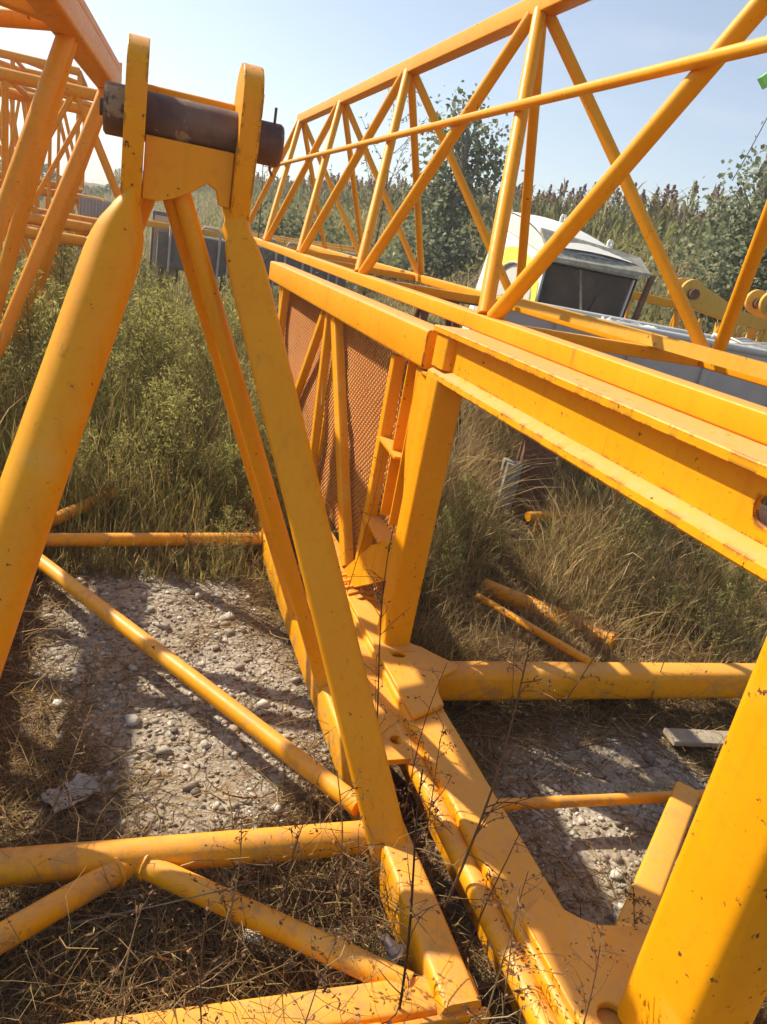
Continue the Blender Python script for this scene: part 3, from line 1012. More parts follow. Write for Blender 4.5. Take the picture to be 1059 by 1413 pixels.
full = [(0, 0), (1, 0), (1, 1), (0, 1)]
# front face with the windscreen opening
fo = [(0.05, 0.10), (0.96, 0.10), (0.985, 0.93), (0.03, 0.95)]
panel(A, B, Bt, At, full, 0.04, 'front_frame', 'grey_trim', cab, [fo])
panel(A, B, Bt, At, [(0.05, 0.10), (0.96, 0.10), (0.985, 0.93), (0.03, 0.95)], 0.012, 'windscreen', 'glass', cab).location = (0.0, 0.015, 0)
# left side: white with a lime arch and a window
arch = [(0.30, 0.28), (0.92, 0.28), (0.92, 0.70)] + [(0.61 + 0.31 * math.cos(R(q)), 0.70 + 0.16 * math.sin(R(q))) for q in range(15, 180, 15)] + [(0.30, 0.70)]
big = [(0.12, 0.0), (0.995, 0.0), (0.995, 0.74)] + [(0.57 + 0.43 * math.cos(R(q)), 0.76 + 0.18 * math.sin(R(q))) for q in range(20, 180, 15)] + [(0.12, 0.72)]
sd_ = panel(D, A, At, Dt, full, 0.04, 'side_panel', 'white_paint', cab, [arch])
out_n = (A - D).cross(Dt - D).normalized()
lime = panel(D + out_n * 0.006, A + out_n * 0.006, At + out_n * 0.006, Dt + out_n * 0.006, big, 0.005, 'lime_arch', 'lime_yellow', cab, [arch])
gl = panel(D - out_n * 0.015, A - out_n * 0.015, At - out_n * 0.015, Dt - out_n * 0.015, arch, 0.008, 'side_window', 'side_glass', cab)
MB().path([quadpt(D, A, At, Dt, u, v) + out_n * 0.008 for u, v in arch + arch[:1]], 0.010, 6).build('window_seal', 'grey_trim', gl)
panel(B, Cc, Ct, Bt, full, 0.04, 'side_panel', 'white_paint', cab)
panel(Cc, D, Dt, Ct, full, 0.04, 'back_panel', 'white_paint', cab)
panel(A, D, Cc, B, full, -0.04, 'floor_panel', 'darkgrey', cab)
# crowned roof with an overhanging lichened eave
rs = []
for v in np.linspace(0, 1, 8):
    row = []
    for u in np.linspace(0, 1, 10):
        p = quadpt(At, Bt, Ct, Dt, u, v)
        p = p + Vector((0, 0, 0.015 + 0.15 * math.sin(math.pi * (0.25 + 0.75 * u)) ** 0.8 * math.sin(math.pi * (0.12 + 0.76 * v)) + 0.05 * v))
        row.append(p)
    rs.append(row)
mb = MB()
nu = 10
mb.add([p for r_ in rs for p in r_] + [p - Vector((0, 0, 0.03)) for r_ in rs for p in r_],
       [(j * nu + i, j * nu + i + 1, (j + 1) * nu + i + 1, (j + 1) * nu + i) for j in range(7) for i in range(nu - 1)]
       + [(80 + j * nu + i, 80 + (j + 1) * nu + i, 80 + (j + 1) * nu + i + 1, 80 + j * nu + i + 1) for j in range(7) for i in range(nu - 1)])
roof = mb.build('roof', 'white_paint', cab, angle=60)
for col_, u_, dx_ in ((0, 0, -0.002), (-1, 1, 0.002)):
    sk_v, sk_f = [], []
    for j in range(8):
        q = quadpt(At, Bt, Ct, Dt, u_, j / 7) - Vector((0, 0, 0.02))
        sk_v += [rs[j][col_] + Vector((dx_, 0, -0.01)), q, rs[j][col_] + Vector((dx_ * 6, 0, -0.01)), q + Vector((dx_ * 5, 0, 0))]
    for j in range(7):
        a_ = j * 4
        sk_f += [(a_, a_ + 4, a_ + 5, a_ + 1), (a_ + 2, a_ + 3, a_ + 7, a_ + 6), (a_, a_ + 2, a_ + 6, a_ + 4), (a_ + 1, a_ + 5, a_ + 7, a_ + 3)]
    MB().add(sk_v, sk_f).build('roof_skirt', 'white_paint', roof)
ex = (Bt - At).normalized()
ey = (Dt - At).normalized()
MB().rings([[At - ex * 0.03 + ey * a_ + Vector((0, 0, b_)) for a_, b_ in ((-0.10, -0.035), (-0.10, 0.0), (0.20, 0.165), (0.20, 0.13))],
            [Bt + ex * 0.05 + ey * a_ + Vector((0, 0, b_)) for a_, b_ in ((-0.10, -0.05), (-0.10, -0.015), (0.14, 0.07), (0.14, 0.035))]]).build('eave', 'mossy_grey', cab)
for u, v in ((0.06, 0.92), (0.55, 0.75), (0.97, 0.50)):
    p = quadpt(At, Bt, Ct, Dt, u, v) + Vector((0, 0, 0.05 + 0.14 * math.sin(math.pi * u) * math.sin(math.pi * (0.12 + 0.76 * v))))
    MB().plate([(-0.035, -0.02), (0.035, -0.02), (0.035, 0.06), (0.018, 0.085), (-0.018, 0.085), (-0.035, 0.06)], p, ex, (0, 0, 1), 0.012, holes=[circle(0, 0.045, 0.014, 10)]).build('lifting_lug', 'white_paint', roof)
wp = quadpt(A, B, Bt, At, 0.35, 0.16)
fn = (B - A).cross(At - A).normalized()
MB().path([wp + fn * 0.02, quadpt(A, B, Bt, At, 0.52, 0.55) + fn * 0.022, quadpt(A, B, Bt, At, 0.60, 0.80) + fn * 0.02], 0.008, 6).build('wiper', 'rubber', cab)
MB().path([quadpt(A, B, Bt, At, u, v) + fn * 0.006 for u, v in fo + fo[:1]], 0.012, 6).build('windscreen_seal', 'rubber', cab)
MB().path([quadpt(D, A, At, Dt, 0.90, 0.16) + out_n * 0.01, quadpt(D, A, At, Dt, 0.90, 0.18) + out_n * 0.05, quadpt(D, A, At, Dt, 0.90, 0.30) + out_n * 0.05, quadpt(D, A, At, Dt, 0.90, 0.32) + out_n * 0.01], 0.010, 6).build('grab_handle', 'rubber', cab)
MB().box((3.6, 6.25, 0.36), (4.0, 6.65, 0.75)).build('seat', 'dark_inside', cab, bevel=0.05)
MB().box((3.62, 6.62, 0.75), (3.98, 6.74, 1.35)).build('seat_back', 'dark_inside', cab, bevel=0.04)
for k in range(2):
    MB().beam((3.1, 6.05 + 0.7 * k, 0.16), (4.2, 6.05 + 0.7 * k, 0.16), 0.12, 0.34, 0.01).build('skid', 'rust', cab)
MB().path([B + Vector((0.02, -0.05, 0)), Bt + Vector((0.09, -0.06, -0.05))], 0.03, 8).build('corner_post', 'rust', cab)

# rusty column standing in the grass under the rail
rc = thing('rusty_column', 'rusty brown steel column standing in tall grass beyond the H-beam', 'column', (2.72, 4.35, 0))
MB().section((2.72, 4.35, -0.03), (2.72, 4.35, 1.12), rrect(0.22, 0.22, 0.02), side=(0.94, -0.3, 0)).build('shaft', 'rust', rc)
MB().section((2.72, 4.35, 1.121), (2.72, 4.35, 1.15), rrect(0.27, 0.27, 0.01), side=(0.94, -0.3, 0)).build('cap_plate', 'rust', rc)
MB().section((2.53, 4.36, -0.03), (2.55, 4.36, 0.36), [(-0.05, -0.09), (0.05, -0.10), (0.07, 0.06), (-0.04, 0.10)], side=(0.94, -0.3, 0)).build('concrete_lump', 'mossy_grey', rc)


yt = thing('yellow_tube_frame', 'low yellow tube with short upright lying before the rusty column', 'crane part', (2.9, 4.0, 0))
MB().tube((2.50, 3.92, 0.13), (3.30, 4.05, 0.13), 0.032).build('tube', P, yt)
MB().tube((3.22, 4.04, 0.13), (3.30, 4.12, 0.42), 0.022).build('upright', P, yt)
MB().tube((2.60, 3.94, 0.13), (2.62, 3.96, -0.04), 0.022).build('foot', P, yt)
MB().tube((3.05, 4.01, 0.13), (3.06, 4.02, -0.04), 0.022).build('foot', P, yt)

# yellow machinery by the bank on the right
def lug_frame(name, label, base, yaw, mat, n_lug=2):
    o = thing(name, label, 'crane part', base)
    b = Vector(base)
    ca, sa = math.cos(yaw), math.sin(yaw)
    ux, uy = Vector((ca, sa, 0)), Vector((-sa, ca, 0))
    prof = arc(0, 1.18, 0.13, 40, 260, 14) + [(0.07, 1.02), (0.55, 0.95), (1.25, 0.90), (1.25, 1.0), (0.62, 1.08), (0.20, 1.22)]
    for k in range(n_lug):
        MB().plate(prof, b + uy * (0.30 * k - 0.15), ux, (0, 0, 1), -0.05).build('side_cheek', mat, o, bevel=0.006)
        MB().tube(b + ux * 0 + uy * (0.30 * k - 0.21) + Vector((0, 0, 1.16)), b + uy * (0.30 * k - 0.14) + Vector((0, 0, 1.16)), 0.055).build('pin_boss', 'rust', o)
        for fx, lean in ((0.05, -0.08), (0.55, 0.1), (1.15, -0.12)):
            MB().beam(b + ux * fx + uy * (0.30 * k - 0.15) + Vector((0, 0, 0.92)), b + ux * (fx + lean) + uy * (0.30 * k - 0.15) + Vector((0, 0, -0.08)), 0.07, 0.06, 0.006, upv=uy).build('leg', mat, o)
    for t_ in range(5):
        MB().tube(b + ux * (0.05 + 0.24 * t_) + uy * -0.17 + Vector((0, 0, 0.27)), b + ux * (0.17 + 0.24 * t_) + uy * -0.16 + Vector((0, 0, 0.93)), 0.018, n=8).build('lacing_tube', mat, o)
        MB().tube(b + ux * (0.29 + 0.24 * t_) + uy * -0.17 + Vector((0, 0, 0.27)), b + ux * (0.17 + 0.24 * t_) + uy * -0.16 + Vector((0, 0, 0.93)), 0.018, n=8).build('lacing_tube', mat, o)
    MB().beam(b + ux * -0.05 + uy * -0.3 + Vector((0, 0, 0.25)), b + ux * 1.2 + uy * -0.3 + Vector((0, 0, 0.22)), 0.09, 0.10, 0.008).build('foot_rail', mat, o)
    return o


lug_frame('lug_frame', 'yellow lug frame with two round cheeks left of the big yellow tube', (5.68, 6.98, 0.52), R(-14), 'paint_dull')
lug_frame('lug_frame', 'yellow lug frame cut off by the right edge of the picture', (6.55, 6.75, 0.55), R(-14), 'paint_dull')
yb = thing('yellow_trestle_bar', 'short yellow bar on thin legs between the cab and the lug frames', 'crane part', (5.3, 7.0, 0.3))
MB().beam((5.02, 7.10, 1.56), (5.66, 6.92, 1.54), 0.10, 0.085, 0.008).build('bar', 'paint_plain', yb)
for x_, y_ in ((5.07, 7.08), (5.60, 6.94)):
    for d_ in (-0.12, 0.12):
        MB().tube((x_, y_, 1.53), (x_ + d_ * 0.3, y_ + d_ * 1.5, 0.25), 0.022, n=10).build('leg', 'paint_plain', yb)
MB().beam((4.9, 7.25, 0.45), (6.1, 6.95, 0.47), 0.08, 0.08, 0.006).build('foot_rail', 'paint_plain', yb)

# low pile of scrap racks far behind the pin
for k, (cx_, cy_, w_, lab) in enumerate(((2.1, 14.0, 1.7, 'grey brown steel rack with wire loops far behind the boom lugs'), (0.55, 14.4, 0.5, 'small dark grey cabinet standing far off between the boom legs'))):
    if k == 0:
        rk = thing('steel_rack', lab, 'rack', (cx_, cy_, 0))
        MB().box((cx_ - w_, cy_, 0.55), (cx_ + w_, cy_ + 0.9, 1.15)).build('deck', 'darkgrey', rk, bevel=0.02)
        for i in range(7):
            x = cx_ - w_ + 0.2 + i * 0.5
            MB().path([(x, cy_ - 0.05, 0.5), (x, cy_ - 0.05, 1.25), (x + 0.05, cy_ - 0.05, 1.32), (x + 0.28, cy_ - 0.05, 1.32), (x + 0.33, cy_ - 0.05, 1.25), (x + 0.33, cy_ - 0.05, 0.5)], 0.022, 8).build('wire_loop', 'grey', rk)
        for i in range(4):
            x = cx_ - w_ + 0.1 + i * 1.1
            MB().beam((x, cy_ + 0.4, -0.05), (x, cy_ + 0.4, 0.56), 0.1, 0.1, 0.01, upv=(1, 0, 0)).build('leg', 'darkgrey', rk)
        for i in range(3):
            MB().beam((cx_ - w_ - 0.3 + 0.2 * i, cy_ + 0.15 + 0.25 * i, 1.22 + 0.02 * i), (cx_ + w_ + 0.2, cy_ + 0.2 + 0.22 * i, 1.30 + 0.05 * i), 0.08, 0.10, 0.01).build('loose_beam', 'paint_dull', rk)
    else:
        cb = thing('dark_cabinet', lab, 'cabinet', (cx_, cy_, 0))
        MB().box((cx_ - w_ / 2, cy_, 0.3), (cx_ + w_ / 2, cy_ + 0.5, 1.45)).build('body', 'darkgrey', cb, bevel=0.015)
        MB().box((cx_ - w_ / 2 + 0.04, cy_ - 0.012, 0.36), (cx_ + w_ / 2 - 0.04, cy_ - 0.001, 1.38)).build('door', 'grey', cb)
        for sx in (-1, 1):
            MB().tube((cx_ + sx * 0.2, cy_ + 0.1, -0.05), (cx_ + sx * 0.2, cy_ + 0.1, 0.3), 0.03).build('leg', 'darkgrey', cb)
gp = thing('grey_sheet', 'ribbed grey sheet leaning among the tubes at the far left', 'sheet', (-0.15, 9.6, 0))
mb = MB()
pts = []
for i in range(40):
    x = -0.60 + i * 0.009
    pts.append((x, 9.6 + 0.008 * (1 if (i // 2) % 2 else -1)))
mb.add([(x, y + 0.2, 1.5) for x, y in pts] + [(x, y, 0.0) for x, y in pts] + [(x, y + 0.212, 1.5) for x, y in pts] + [(x, y + 0.012, 0.0) for x, y in pts],
       [(i + 40, i + 41, i + 1, i) for i in range(39)] + [(80 + i, 81 + i, 121 + i, 120 + i) for i in range(39)] + [(i, i + 1, 81 + i, 80 + i) for i in range(39)])
mb.build('ribbed_panel', 'grey', gp, smooth=False)

# lime green boom tip at the upper right, and a slack cable
gb = thing('green_boom', 'lime green boom tip poking in at the upper right', 'crane part', (12.6, 12.6, 0.6))
MB().beam((11.02, 13.22, 5.66), (12.6, 12.6, 7.4), 0.20, 0.22, 0.01).build('boom', 'green_paint', gb)
MB().beam((12.6, 12.6, 7.45), (12.7, 12.55, 1.6), 0.25, 0.25, 0.01, upv=(1, 0, 0)).build('mast', 'green_paint', gb)
cb = MB()
pts = []
for i in range(17):
    t = i / 16
    p = Vector((15.3, 17.2, 8.6)).lerp(Vector((13.6, 16.3, 4.5)), t)
    p.z -= 0.35 * math.sin(math.pi * t)
    pts.append(p)
tag(cb.path(pts, 0.012, 6).build('overhead_cable', 'rubber', None, loc=(15.3, 17.2, 8.6)), 'thin dark cable slanting down behind the tree at the right edge', 'cable')
tp = thing('cable_pole', 'wooden pole that carries the cable beyond the right edge', 'pole', (15.3, 17.2, 2.2))
MB().tube((15.3, 17.2, 2.0), (15.3, 17.2, 8.8), 0.14, 0.10).build('shaft', 'wood', tp)
MB().beam((14.8, 17.4, 8.5), (15.8, 17.0, 8.5), 0.09, 0.09, 0.01).build('cross_arm', 'wood', tp)
# ================================================================== stones and litter
PHI = (1 + 5 ** 0.5) / 2
ICO_V = np.array([(-1, PHI, 0), (1, PHI, 0), (-1, -PHI, 0), (1, -PHI, 0), (0, -1, PHI), (0, 1, PHI), (0, -1, -PHI), (0, 1, -PHI), (PHI, 0, -1), (PHI, 0, 1), (-PHI, 0, -1), (-PHI, 0, 1)], float)
ICO_V /= np.linalg.norm(ICO_V[0])
ICO_F = np.array([(0, 11, 5), (0, 5, 1), (0, 1, 7), (0, 7, 10), (0, 10, 11), (1, 5, 9), (5, 11, 4), (11, 10, 2), (10, 7, 6), (7, 1, 8), (3, 9, 4), (3, 4, 2), (3, 2, 6), (3, 6, 8), (3, 8, 9), (4, 9, 5), (2, 4, 11), (6, 2, 10), (8, 6, 7), (9, 8, 1)])


def stone_cloud(xy, size):
    n = len(xy)
    ang = rng.uniform(0, 2 * np.pi, n)
    sc = np.stack([size * rng.uniform(0.8, 1.5, n), size * rng.uniform(0.7, 1.2, n), size * rng.uniform(0.45, 0.85, n)], -1)
    jit = rng.uniform(0.55, 1.35, (n, 12, 1))
    V = ICO_V[None] * jit * sc[:, None, :]
    c, s = np.cos(ang)[:, None], np.sin(ang)[:, None]
    X = V[..., 0] * c - V[..., 1] * s + xy[:, 0:1]
    Y = V[..., 0] * s + V[..., 1] * c + xy[:, 1:2]
    Z = V[..., 2] + (ground_h(xy[:, 0], xy[:, 1]) + 0.22 * size)[:, None]
    V = np.stack([X, Y, Z], -1).reshape(-1, 3)
    F = (ICO_F[None] + (np.arange(n) * 12)[:, None, None]).reshape(-1, 3)
    base = np.array([(0.45, 0.41, 0.34), (0.62, 0.58, 0.50), (0.33, 0.28, 0.215), (0.22, 0.185, 0.145), (0.38, 0.30, 0.20)])[rng.choice(5, n, p=[.33, .2, .2, .14, .13])]
    col = np.repeat(base * rng.uniform(0.8, 1.12, (n, 1)), 12, 0)
    return V, F, col


def sample_gravel(n):
    out = []
    while len(out) < n:
        if rng.random() < 0.62:
            x, y = rng.uniform(-0.6, 0.95), rng.uniform(1.05, 3.6)
        else:
            x, y = rng.uniform(0.95, 2.6), rng.uniform(0.75, 2.1)
        if rng.random() < float(gravel_at(x, y)) * 0.95 + 0.05:
            out.append((x, y))
    return np.array(out)


xy = sample_gravel(11000)
Vs, Fs, Cs = stone_cloud(xy, rng.gamma(0.8, 0.0034, len(xy)) + 0.0013)
tag(np_object('gravel', Vs, Fs, Cs, 'stone'), 'loose chalky gravel scattered over both bare patches', 'gravel', kind='stuff')
xy = sample_gravel(70)
for i, (x, y) in enumerate(xy):
    Vs, Fs, Cs = stone_cloud(np.array([[x, y]]), np.array([0.010 + 0.022 * random.random() ** 2]))
    o = np_object('stone', Vs, Fs, Cs, 'stone', loc=(float(x), float(y), float(ground_h(x, y))))
    left = x < 0.93
    tag(o, 'pale loose stone on the gravel between the boom chords' if left else 'pale loose stone on the gravel under the tie rod', 'stone', 'loose stones between the boom chords' if left else 'loose stones by the tie rod')


def draped(name, mat, label, cat, c, w, d, ang, lift, thick):
    mb = MB()
    ca, sa = math.cos(ang), math.sin(ang)
    g = [[None] * 7 for _ in range(7)]
    vs = []
    for j in range(7):
        for i in range(7):
            u, v = (i / 6 - 0.5) * w, (j / 6 - 0.5) * d
            x, y = c[0] + u * ca - v * sa, c[1] + u * sa + v * ca
            vs.append((x, y, float(ground_h(x, y)) + lift + 0.012 * math.sin(3 * i + j) + 0.25 * abs(u) * (1 if i > 3 else 0.1)))
    top = [(x, y, z + thick) for x, y, z in vs]
    fs = [(j * 7 + i, (j + 1) * 7 + i, (j + 1) * 7 + i + 1, j * 7 + i + 1) for j in range(6) for i in range(6)]
    ft = [tuple(49 + q for q in reversed(f)) for f in fs]
    edge = [i for i in range(7)] + [j * 7 + 6 for j in range(1, 7)] + [42 + i for i in range(5, -1, -1)] + [j * 7 for j in range(5, 0, -1)]
    fe = [(edge[k], edge[(k + 1) % 24], 49 + edge[(k + 1) % 24], 49 + edge[k]) for k in range(24)]
    mb.add(vs + top, fs + ft + fe)
    return tag(mb.build(name, mat, None, loc=(c[0], c[1], 0)), label, cat)


draped('carton_scrap', 'card', 'crumpled bleached carton scrap among dry straw left of the gravel', 'litter', (-0.08, 1.80), 0.13, 0.09, 0.5, 0.02, 0.004)
tag(MB().beam((2.05, 1.86, 0.03), (2.42, 1.80, 0.035), 0.085, 0.022, 0.004).build('plank_offcut', 'wood', None, loc=(2.2, 1.83, 0)), 'bleached wooden plank offcut lying beyond the tie rod', 'plank')
tag(MB().beam((1.16, 1.16, 0.015), (1.30, 1.07, 0.02), 0.05, 0.018, 0.004).build('slate_chip', 'card', None, loc=(1.22, 1.1, 0)), 'flat grey stone chip at the corner of the near gusset', 'stone')


# ================================================================== vegetation builders
def pal(n, cols, p, jit=0.16):
    c = np.array(cols)[rng.choice(len(cols), n, p=np.array(p) / sum(p))]
    return c * (1 + rng.normal(0, jit, (n, 1))).clip(0.5, 1.6)


def blades(base, h, w, lean, col, tipcol=None):
    """curved tapering blades: base (n,3); 7 vertices each"""
    n = len(base)
    a = rng.uniform(0, 2 * np.pi, n)
    d = np.stack([np.cos(a), np.sin(a)], -1)
    fa = a + np.pi / 2 + rng.normal(0, 0.5, n)
    s = np.stack([np.cos(fa), np.sin(fa)], -1)
    V = np.zeros((n, 7, 3))
    for j, t in enumerate((0, 0.4, 0.75)):
        off = lean * h * t ** 1.7
        z = h * t * (1 - 0.28 * lean * t)
        ww = w * (1 - 0.5 * t) / 2
        for k, sg in ((0, -1), (1, 1)):
            V[:, j * 2 + k, :2] = base[:, :2] + d * off[:, None] + s * (sg * ww)[:, None]
            V[:, j * 2 + k, 2] = base[:, 2] + z
    V[:, 6, :2] = base[:, :2] + d * (lean * h)[:, None]
    V[:, 6, 2] = base[:, 2] + h * (1 - 0.33 * lean)
    f = np.array([(0, 1, 3), (0, 3, 2), (2, 3, 5), (2, 5, 4), (4, 5, 6)])
    F = (f[None] + (np.arange(n) * 7)[:, None, None]).reshape(-1, 3)
    C = np.repeat(col[:, None, :], 7, 1)
    if tipcol is not None:
        C[:, 4:, :] = tipcol[:, None, :]
    return V.reshape(-1, 3), F, C.reshape(-1, 3)


def stems(P, r, col):
    """thin three-sided stems along polylines P (n,m,3) with radius r (n,)"""
    n, m, _ = P.shape
    D = np.gradient(P, axis=1)
    D /= np.linalg.norm(D, axis=2, keepdims=True) + 1e-9
    A = np.where(np.abs(D[..., 2:3]) > 0.9, np.array([1., 0, 0]), np.array([0, 0, 1.]))
    U = np.cross(D, A)
    U /= np.linalg.norm(U, axis=2, keepdims=True) + 1e-9
    Wv = np.cross(U, D)
    tap = np.linspace(1, 0.45, m)[None, :, None]
    ring = [P + (U * math.cos(q) + Wv * math.sin(q)) * r[:, None, None] * tap for q in (0, 2.094, 4.189)]
    V = np.stack(ring, 2).reshape(n, m * 3, 3)
    f = []
    for k in range(m - 1):
        for c in range(3):
            e = (c + 1) % 3
            a_, b_, c_, d_ = k * 3 + c, k * 3 + e, (k + 1) * 3 + e, (k + 1) * 3 + c
            f += [(a_, b_, c_), (a_, c_, d_)]
    F = (np.array(f)[None] + (np.arange(n) * m * 3)[:, None, None]).reshape(-1, 3)
    C = np.repeat(col, m * 3, 0)
    return V.reshape(-1, 3), F, C


def leaves(c, size, col, up=0.35, aspect=0.6):
    """small folded leaf quads around the points c"""
    n = len(c)
    a = rng.normal(0, 1, (n, 3))
    a[:, 2] = a[:, 2] * 0.7 + up
    a /= np.linalg.norm(a, axis=1, keepdims=True)
    b = np.cross(a, rng.normal(0, 1, (n, 3)))
    b /= np.linalg.norm(b, axis=1, keepdims=True) + 1e-9
    nn = np.cross(a, b)
    s = size[:, None]
    V = np.stack([c - a * s * 0.5, c + b * s * aspect * 0.5 + nn * s * 0.1, c + a * s * 0.5, c - b * s * aspect * 0.5 + nn * s * 0.1], 1)
    f = np.array([(0, 1, 2), (0, 2, 3)])
    F = (f[None] + (np.arange(n) * 4)[:, None, None]).reshape(-1, 3)
    return V.reshape(-1, 3), F, np.repeat(col, 4, 0)


def merge(parts):
    V, F, C, o = [], [], [], 0
    for v, f, c in parts:
        V.append(v)
        F.append(f + o)
        C.append(c)
        o += len(v)
    return np.concatenate(V), np.concatenate(F), np.concatenate(C)


def ground_pts(x, y, sink=0.01):
    return np.stack([x, y, ground_h(x, y) - sink], -1)


def fan(n, r0, r1, a0, a1, power=1.0):
    r = r0 + (r1 - r0) * rng.random(n) ** power
    az = np.radians(rng.uniform(a0, a1, n))
    return np.sin(az) * r, np.cos(az) * r


STRAW = [(0.48, 0.34, 0.15), (0.38, 0.255, 0.105), (0.60, 0.47, 0.25), (0.26, 0.165, 0.08)]
OLIVE = [(0.21, 0.21, 0.05), (0.29, 0.26, 0.07), (0.15, 0.155, 0.04), (0.38, 0.32, 0.10)]

# ------------------------------------------------------------------ matted dry straw on the near ground
n = 62000
x = rng.uniform(-0.6, 3.0, n)
y = 0.75 + 3.1 * rng.random(n) ** 1.25
keep = rng.random(n) > gravel_at(x, y) * (0.80 + 0.2 * (wob(x, y, 6, 11) > 0.15))
keep &= (x < 1.3 + (y - 0.6) * 1.3)
keep &= ~((x > 0.90) & (x < 1.10) & (y < 3.9))
keep &= (rng.random(n) < 0.45 + 0.55 * (wob(x, y, 3.3, 8) > -0.1))
x, y = x[keep], y[keep]
n = len(x)
m = 5
P0 = ground_pts(x, y, 0.0)
head = rng.uniform(0, 2 * np.pi, n)
elev = rng.normal(0.28, 0.32, n)
turn = rng.normal(0, 0.5, n)
drop = rng.uniform(0.05, 0.45, n)
L_ = rng.uniform(0.05, 0.27, n) * (0.75 + 0.6 * (rng.random(n) < 0.15))
Pp = np.zeros((n, m, 3))
Pp[:, 0] = P0
for k in range(1, m):
    hd = head + turn * k
    el = elev - drop * k * 0.45
    st = (L_ / (m - 1))[:, None] * np.stack([np.cos(hd) * np.cos(el), np.sin(hd) * np.cos(el), np.sin(el)], -1)
    Pp[:, k] = Pp[:, k - 1] + st
    Pp[:, k, 2] = np.maximum(Pp[:, k, 2], ground_h(Pp[:, k, 0], Pp[:, k, 1]) + 0.003)
mat_straw = stems(Pp, rng.uniform(0.0007, 0.0021, n) * np.where(rng.random(n) < 0.06, 2.0, 1.0), pal(n, STRAW, [3, 3, 1.4, 2.5], 0.22))
V_, F_, C_ = mat_straw
tag(np_object('dry_straw', V_, F_, C_, 'dry'), 'matted dry straw covering the ground round the frames', 'straw', kind='stuff')

# ------------------------------------------------------------------ tall grass
parts = []
# right of the mesh frame, behind the cross beam
n = 48000
x = rng.uniform(1.1, 7.5, n)
y = 2.15 + (7.5 - 2.15) * rng.random(n) ** 1.5
keep = (x < 1.3 + (y - 1.2) * 1.45) & (rng.random(n) < 0.30 + 0.70 * (wob(x, y, 2.0, 2) > -0.25))
keep &= ~((x > 2.3) & (x < 5.4) & (y > 3.7) & (y < 5.6) & (np.abs(y - (4.91 - 0.38 * (x - 2.35))) < 0.06))
x, y = x[keep], y[keep]
n = len(x)
tall = 0.10 + 0.55 * sstep(2.1, 3.9, y) * (0.8 + 0.45 * wob(x, y, 1.4, 9))
tall = tall * (1 - 0.88 * np.exp(-((x - 0.625 * y) / 0.30) ** 2) * (y < 4.5) * (y > 2.6))
h = tall * rng.uniform(0.55, 1.5, n) + 0.05
g = (wob(x, y, 1.7, 5) + rng.normal(0, 0.45, n)) > 0.30
col = np.where(g[:, None], pal(n, OLIVE, [3, 3, 2, 2]), pal(n, STRAW, [3, 3, 1.5, 2]))
parts.append(blades(ground_pts(x, y), h, rng.uniform(0.002, 0.006, n) * np.where(rng.random(n) < 0.08, 2.2, 1.0), rng.uniform(0.10, 1.05, n), col, pal(n, STRAW, [3, 2, 2, 1])))
# between and behind the boom legs
n = 26000
y = 3.15 + (9.5 - 3.15) * rng.random(n) ** 1.3
x = rng.uniform(-1.2, 1.0, n) * (0.8 + y * 0.09) + 0.1
keep = ~((x > 0.93) & (x < 1.1) & (y < 5.8))
x, y = x[keep], y[keep]
n = len(x)
tall = 0.08 + 0.50 * sstep(3.1, 4.3, y)
h = tall * rng.uniform(0.45, 1.35, n) + 0.04
g = rng.random(n) < 0.62
col = np.where(g[:, None], pal(n, OLIVE, [3, 2, 3, 1.5]), pal(n, STRAW, [3, 3, 1, 2]))
parts.append(blades(ground_pts(x, y), h, rng.uniform(0.003, 0.007, n), rng.uniform(0.1, 0.7, n), col))
# left edge and the far flat
x, y = fan(16000, 5.0, 28.0, -26, 22, 1.0)
n = len(x)
col = np.where((rng.random(n) < 0.55)[:, None], pal(n, OLIVE, [3, 3, 2, 2]), pal(n, STRAW, [3, 3, 2, 1]))
parts.append(blades(ground_pts(x, y), rng.uniform(0.25, 0.75, n), rng.uniform(0.008, 0.02, n), rng.uniform(0.1, 0.6, n), col))
V_, F_, C_ = merge(parts)
tag(np_object('tall_grass', V_, F_, C_, 'dry'), 'tall half dry olive grass growing through the frames', 'grass', kind='stuff')

# ------------------------------------------------------------------ bank grass and bushy cover
parts = []
n = 34000
t = rng.uniform(3.0, 62.0, n) ** 1.0
s = rng.uniform(-8.5, 2.2, n)
t = 3.0 + 59 * rng.random(n) ** 1.6
x = 10.0 - 0.184 * (t - 13.75) + s / 0.9835
y = t
h = rng.uniform(0.25, 0.8, n) * (0.8 + 0.4 * wob(x, y, 0.7, 3))
dry_patch = (wob(x, y, 0.45, 7) + 0.4 * rng.normal(0, 1, n)) > 0.35
col = np.where(dry_patch[:, None], pal(n, [(0.42, 0.33, 0.19), (0.33, 0.25, 0.15), (0.48, 0.38, 0.24)], [1, 1, 1]), pal(n, [(0.26, 0.25, 0.09), (0.34, 0.31, 0.12), (0.19, 0.19, 0.07)], [2, 2, 1.5]))
parts.append(blades(ground_pts(x, y), h, rng.uniform(0.012, 0.035, n), rng.uniform(0.2, 0.9, n), col))
n = 26000
t = 4.0 + 50 * rng.random(n) ** 1.6
s = rng.uniform(-7.0, 2.0, n)
x = 10.0 - 0.184 * (t - 13.75) + s / 0.9835
c = ground_pts(x, t, -0.05)
c[:, 2] += rng.uniform(0, 0.55, n) * np.clip(0.5 + wob(x, t, 0.8, 4), 0.05, 1.2)
parts.append(leaves(c, rng.uniform(0.05, 0.13, n), pal(n, [(0.22, 0.22, 0.085), (0.30, 0.28, 0.11), (0.16, 0.165, 0.065), (0.36, 0.29, 0.15)], [2, 2, 2, 1])))
V_, F_, C_ = merge(parts)
tag(np_object('bank_cover', V_, F_, C_, 'leaf'), 'tangled grass and weeds covering the field bank', 'grass', kind='stuff')


